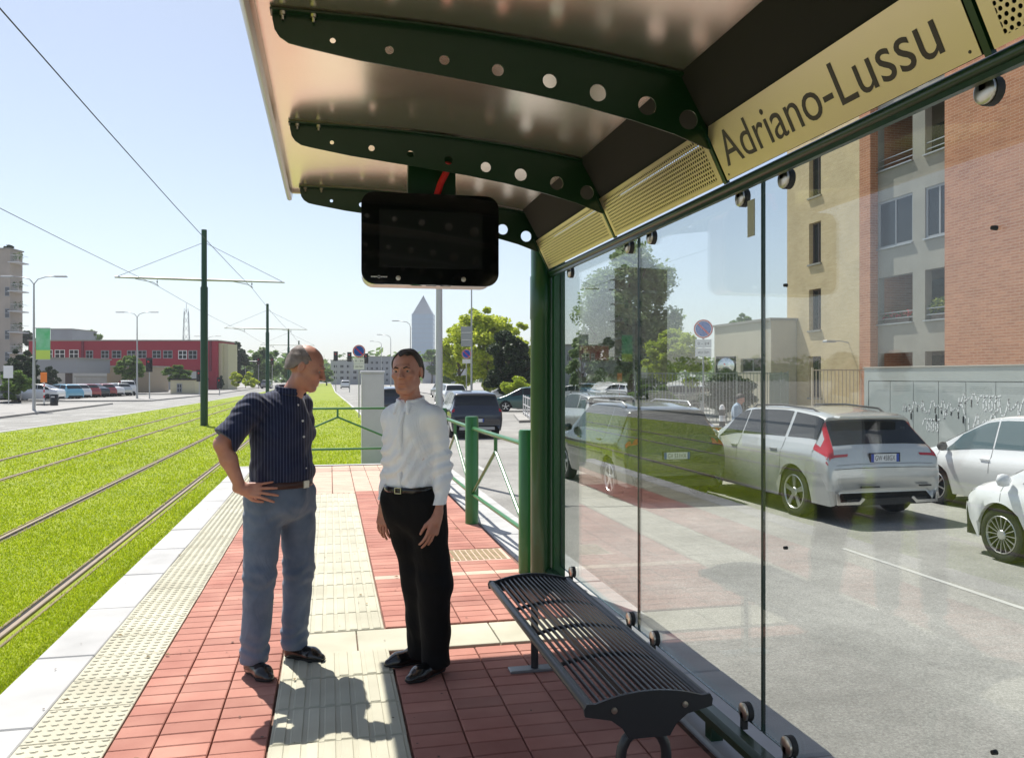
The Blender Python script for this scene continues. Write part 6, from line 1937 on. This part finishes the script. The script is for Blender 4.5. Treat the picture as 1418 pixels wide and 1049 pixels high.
block('office_building', 'distant grey block between the man in white and the tower', 585, 640, 260, 501, GL1, 20, wins=[(592 + i * 10, 597 + i * 10, 506, 511, 0) for i in range(4)])
block('warehouse', 'long low grey warehouse beyond the trees behind the shelter post', 738, 812, 120, 478, GL2, 20, wins=[(785 + i * 9, 790 + i * 9, 490, 500, 0) for i in range(3)])
block('rooftop_building', 'grey pitched building peeping above the red roof', 70, 100, 170, 456, GL2, 10)
# pointed tower
x0, y0 = loc_at(573, 700)
tw = thing('tower', 'bluish glass tower with a pointed pyramid roof far behind the man in white', 'tower', (x0 + 9.2, y0 + 9, ROAD), -YAW)
TWM = mat('tower_glass', (.24, .34, .44), .35, col2=(.28, .38, .48), vscale=.05); TWP = mat('tower_pyramid', (.40, .42, .43), .5)
b = MB(); b.box(-9, 9, -9, 9, 0, 56); b.build('shaft', TWM, tw)
for z in range(3, 56, 4):
    b = MB(); b.box(-9.08, 9.08, -9.08, 9.08, z, z + .9); b.build('floor_band', mat('tower_band', (.26, .34, .42), .5) if 'tower_band' not in MATS else MATS['tower_band'], tw)
b = MB(); b.add([(-8.6, -8.6, 56), (8.6, -8.6, 56), (8.6, 8.6, 56), (-8.6, 8.6, 56), (0, 0, 72.5)], [(0, 1, 4), (1, 2, 4), (2, 3, 4), (3, 0, 4)]); b.build('pyramid_roof', TWP, tw)
b = MB()
for sx in (-1, 1):
    for k in range(-3, 4): b.tube([(k * 2.4, -8.7, 56), (0, 0, 72.6)], .12, 4)
b.build('roof_rib', ALU, tw)
# lattice mast
x, y = loc_at(258, 300)
t = thing('lattice_mast', 'thin grey lattice mast rising behind the red building', 'mast', (x, y, ROAD))
b = MB(); Hh = 26
for sx in (-1, 1):
    for sy in (-1, 1): b.tube([(sx * 1.6, sy * 1.6, 0), (sx * .7, sy * .7, Hh)], .09, 4)
for z in range(0, Hh, 3):
    w0 = 1.6 - .9 * z / Hh; w1 = 1.6 - .9 * (z + 3) / Hh
    for q in ((-1, -1, 1, -1), (1, -1, 1, 1), (1, 1, -1, 1), (-1, 1, -1, -1)):
        b.tube([(q[0] * w0, q[1] * w0, z), (q[2] * w1, q[3] * w1, z + 3)], .06, 4)
b.build('lattice', ALU, t)
b = MB(); b.tube([(0, 0, Hh), (0, 0, Hh + 3)], .08, 4); b.build('spike', ALU, t)

# ================================================================= TREES
LB = leafmat('leaves_bright', (.38, .47, .03), (.55, .60, .07), .55)
LM = leafmat('leaves_mid', (.10, .18, .035), (.18, .27, .06), .45)
LD = leafmat('leaves_dark', (.022, .045, .018), (.045, .075, .025), .25)
LG = leafmat('leaves_greygreen', (.20, .28, .13), (.30, .38, .20), .5)
LY = leafmat('leaves_lime', (.30, .40, .03), (.42, .50, .05), .5)
def tree(px, D, ytop, ybot, halfpx, leaf, lab, nc=60, per=160, size=.16, seed=0, name='tree', cat='tree', trunk=True, grp=None, base=-.42, ragged=.0, squash=1.0):
    x, y = loc_at(px, D); k = D / 1140
    zt = 1.58 + (522 - ytop) * k - base; zb = max(.1, 1.58 + (522 - ybot) * k - base); rx = halfpx * k
    t = thing(name, lab, cat, (x, y, base), 0, grp)
    r_ = random.Random(seed + 100); cz = (zt + zb) / 2; rz_ = (zt - zb) / 2
    if trunk:
        tr_ = max(.06, rx * .07); g = MB()
        g.tube([(0, 0, -.1), (.03 * rx, 0, zb * .6 + .1), (-.02 * rx, .02, cz), (0, 0, cz + rz_ * .5)], [tr_ * 1.3, tr_, tr_ * .6, tr_ * .2], 8)
        g.build('trunk', BARK, t, smooth=True)
        for q in range(7):
            a = 2 * PI * q / 7 + r_.random(); zz = zb + (cz - zb) * r_.uniform(.1, .9); g = MB()
            g.tube([(0, 0, zz), (math.cos(a) * rx * .35, math.sin(a) * rx * .35, zz + rz_ * .3), (math.cos(a) * rx * .75, math.sin(a) * rx * .75, zz + rz_ * .6)], [tr_ * .5, tr_ * .3, tr_ * .1], 6)
            g.build('limb', BARK, t, smooth=True)
    cl = []
    for q in range(nc):
        while True:
            u = [r_.uniform(-1, 1) for _ in range(3)]
            d = math.sqrt(sum(a * a for a in u))
            if d < 1 and d > .35: break
        s_ = r_.uniform(.12, .27) * (1 + ragged * r_.uniform(-.4, .3))
        wz = 1 - .25 * max(0, u[2])
        cl.append((u[0] * rx * .86 * wz, u[1] * rx * .86 * wz * squash, cz + u[2] * rz_ * .88, rx * s_, rx * s_, min(rx, rz_) * s_ * .8))
    leaf_cloud('crown', leaf, t, cl, per, size, seed)
    return t
tree(872, 48, 320, 550, 80, LG, 'tall loose grey-green tree seen through the glass behind the parked cars', 210, 150, .13, 1, ragged=.9)
tree(806, 50, 458, 545, 26, LG, 'smaller grey-green tree left of the tall one behind the glass', 45, 110, .12, 2)
tree(895, 60, 420, 560, 46, LM, 'dark dense tree behind the tall loose tree', 70, 200, .16, 3)
tree(936, 38, 452, 540, 50, LY, 'bright lime-green bush above the grey bar fence', 60, 230, .09, 4, 'shrub', 'bush', trunk=False)
tree(1010, 33.5, 512, 575, 48, LD, 'dark clipped hedge behind the bar fence under the round mirror', 80, 160, .07, 5, 'hedge', 'hedge', trunk=False, squash=.25)
tree(900, 34, 528, 575, 40, LM, 'green hedge behind the left part of the bar fence', 60, 140, .07, 6, 'hedge', 'hedge', trunk=False, squash=.25)
tree(1030, 75, 426, 500, 22, LM, 'pale poplar top showing above the beige gatehouse', 30, 110, .15, 7)
tree(672, 80, 408, 545, 52, LB, 'big bright yellow-green tree right of the display, beyond the junction', 110, 170, .20, 8, ragged=.6)
tree(636, 92, 440, 545, 32, LB, 'bright green tree left of the big bright one, touching the grey pole', 60, 150, .20, 9, ragged=.6)
tree(722, 84, 440, 548, 34, LB, 'bright green tree right of the big bright one, beside the shelter post', 60, 150, .20, 10, ragged=.5)
tree(705, 64, 455, 552, 40, LD, 'dark evergreen mass in front of the bright trees', 90, 260, .15, 11)
tree(716, 60, 520, 556, 26, LY, 'low yellow-green bush at the foot of the dark evergreen', 40, 140, .10, 12, 'shrub', 'bush', trunk=False)
tree(622, 140, 497, 540, 18, LM, 'distant green tree between tower and bright trees', 30, 90, .3, 13)
tree(598, 260, 480, 520, 16, LM, 'far tree crown at the foot of the tower', 30, 80, .6, 14)
tree(322, 150, 468, 540, 24, LD, 'dark round tree right of the red building', 60, 160, .32, 15)
tree(368, 165, 476, 540, 28, LM, 'mid-green tree behind the second tram pole', 60, 150, .34, 16)
tree(402, 175, 490, 540, 22, LM, 'green tree partly behind the balding head', 40, 120, .34, 17)
tree(325, 125, 512, 536, 10, LB, 'small bright shrub at the right foot of the red building', 24, 80, .18, 18, 'shrub', 'bush', trunk=False)
tree(346, 125, 514, 538, 12, LB, 'second small bright shrub by the far road', 24, 80, .18, 19, 'shrub', 'bush', trunk=False)
tree(452, 190, 508, 532, 14, LM, 'distant low tree in the centre by the far traffic lights', 30, 80, .3, 20)
tree(180, 100, 490, 530, 22, LM, 'rounded green tree above the beige kiosk', 50, 120, .18, 21)
tree(245, 104, 505, 530, 22, LM, 'pale green tree above the small cream kiosk', 50, 120, .18, 22)
tree(30, 72, 478, 552, 26, LD, 'dark tree by the left edge before the tan apartment block', 60, 130, .15, 23)
tree(20, 66, 512, 556, 22, LM, 'green shrubbery at the left edge beside the parked cars', 50, 120, .13, 24, 'shrub', 'bush', trunk=False)
tree(70, 90, 505, 545, 14, LD, 'dark bush beside the green banner', 30, 100, .16, 25, 'shrub', 'bush', trunk=False)
tree(125, 180, 456, 475, 18, LM, 'tree crown peeping over the crimson roof', 30, 80, .4, 26)
tree(40, 150, 458, 480, 16, LD, 'dark tree crown left of the crimson roof', 30, 80, .35, 27)
tree(13, 119, 338, 350, 8, LD, 'roof garden plants on top of the tan apartment block', 14, 60, .25, 28, 'shrub', 'bush', trunk=False, base=19.0)
tree(306, 124, 519, 548, 5, LD, 'narrow dark cypress against the cream end wall', 20, 80, .15, 29, 'shrub', 'bush', trunk=False)
# far woods along the horizon, one mass
r_ = random.Random(5); cl = []
for q in range(420):
    px = r_.uniform(-500, 1700); D = r_.uniform(280, 420); x, y = loc_at(px, D)
    hh = 1.58 + r_.uniform(4, 10); cl.append((x, y, hh * .5, 8, 8, hh * .7))
o = leaf_cloud('far_woods', LM, None, cl, 60, 1.3, 77, 'stuff'); tag(o, 'low band of distant trees along the horizon', 'trees')
# ================================================================= AIR
b = MB(); b.box(-1215, 1215, -265, 1615, -1.5, 80)
hz = b.build('haze', None); hz['kind'] = 'stuff'
hm = bpy.data.materials.new('haze_air'); hm.use_nodes = True
n = hm.node_tree.nodes; n.remove(n['Principled BSDF'])
vp = n.new('ShaderNodeVolumePrincipled')
vp.inputs['Color'].default_value = (.86, .92, 1.0, 1); vp.inputs['Density'].default_value = 0.00042; vp.inputs['Anisotropy'].default_value = .2
hm.node_tree.links.new(vp.outputs[0], n['Material Output'].inputs['Volume'])
hz.data.materials.append(hm)

# small litter, gum marks and dry leaves on the paving
b = MB(); r_ = random.Random(44)
for q in range(150):
    x, y = r_.uniform(-1.55, 1.5), r_.uniform(2.2, 12); s_ = r_.uniform(.003, .009); a0 = r_.random() * 6
    k_ = r_.randint(5, 7)
    pts = [(x + s_ * r_.uniform(.6, 1.2) * math.cos(a0 + 2 * PI * j / k_), y + s_ * r_.uniform(.6, 1.2) * math.sin(a0 + 2 * PI * j / k_), .0062) for j in range(k_)]
    b.add(pts, [tuple(range(k_))])
o = b.build('paving_litter', mat('grime_specks', (.10, .07, .05), .9)); tag(o, 'tiny dark specks and bits of dry leaf scattered on the platform paving', 'litter', kind='stuff')
b = MB()
for q in range(26):
    x, y = r_.uniform(-1.5, 1.5), r_.uniform(2.4, 9); s_ = r_.uniform(.012, .022); a0 = r_.random() * 6; z = .009
    ca, sa = math.cos(a0), math.sin(a0)
    pts = [(x + (u * ca - v_ * sa) * s_, y + (u * sa + v_ * ca) * s_, z + w_ * .006) for u, v_, w_ in ((-1, 0, 0), (-.2, .5, 1), (1, .1, 0), (-.1, -.5, 1.2))]
    b.add(pts, [(0, 1, 2, 3)])
o = b.build('fallen_leaves', mat('dry_leaf', (.28, .20, .09), .8, var=.3, vscale=3)); tag(o, 'a few small dry leaves lying on the platform', 'leaves', kind='stuff')

# ---- separate pieces become parts of their own
SPLIT = {'bolt', 'rail_foot', 'glass_bolt', 'registration_arm', 'stay_wire', 'cross_arm', 'chevron_bar', 'lock_stud', 'vent_slot', 'side_vent',
         'red_band', 'band', 'reflector', 'exhaust_trim', 'panel_screw', 'pane_edge', 'plate_band', 'disc_ring', 'board_line', 'roof_rib', 'end_fin',
         'pier', 'balcony_railing', 'rail_sleeve', 'end_trim', 'hanging_bracket', 'panel_border', 'edge_tube', 'banner_rod'}
def split_loose(o):
    me = o.data; n = len(me.vertices); par = list(range(n))
    def find(a):
        while par[a] != a: par[a] = par[par[a]]; a = par[a]
        return a
    for e in me.edges:
        a, b_ = find(e.vertices[0]), find(e.vertices[1])
        if a != b_: par[a] = b_
    groups = {}
    for p in me.polygons: groups.setdefault(find(p.vertices[0]), []).append(p)
    if len(groups) < 2 or len(groups) > 60: return
    first = True; base = o.name.split('.')[0]
    for ps in groups.values():
        idx = {}; V = []; F_ = []
        for p in ps:
            f_ = []
            for v_ in p.vertices:
                if v_ not in idx: idx[v_] = len(V); V.append(tuple(me.vertices[v_].co))
                f_.append(idx[v_])
            F_.append(f_)
        m2 = bpy.data.meshes.new(base); m2.from_pydata(V, [], F_); m2.materials.append(me.materials[0])
        m2.polygons.foreach_set('use_smooth', [ps[0].use_smooth] * len(F_))
        if ps[0].use_smooth: m2.set_sharp_from_angle(angle=R(40))
        if first: o.data = m2; first = False
        else:
            c_ = o.copy(); c_.data = m2; C.objects.link(c_)
for o in list(bpy.data.objects):
    if o.type == 'MESH' and o.get('kind') != 'stuff' and o.name.split('.')[0] in SPLIT and not o.children: split_loose(o)
for o in bpy.data.objects:
    if o.get('label') in ('', None) and 'label' in o: del o['label']
    if o.type == 'MESH' and o.name.split('.')[0] in ('louvre', 'lattice', 'band_bars'): o['kind'] = 'stuff'
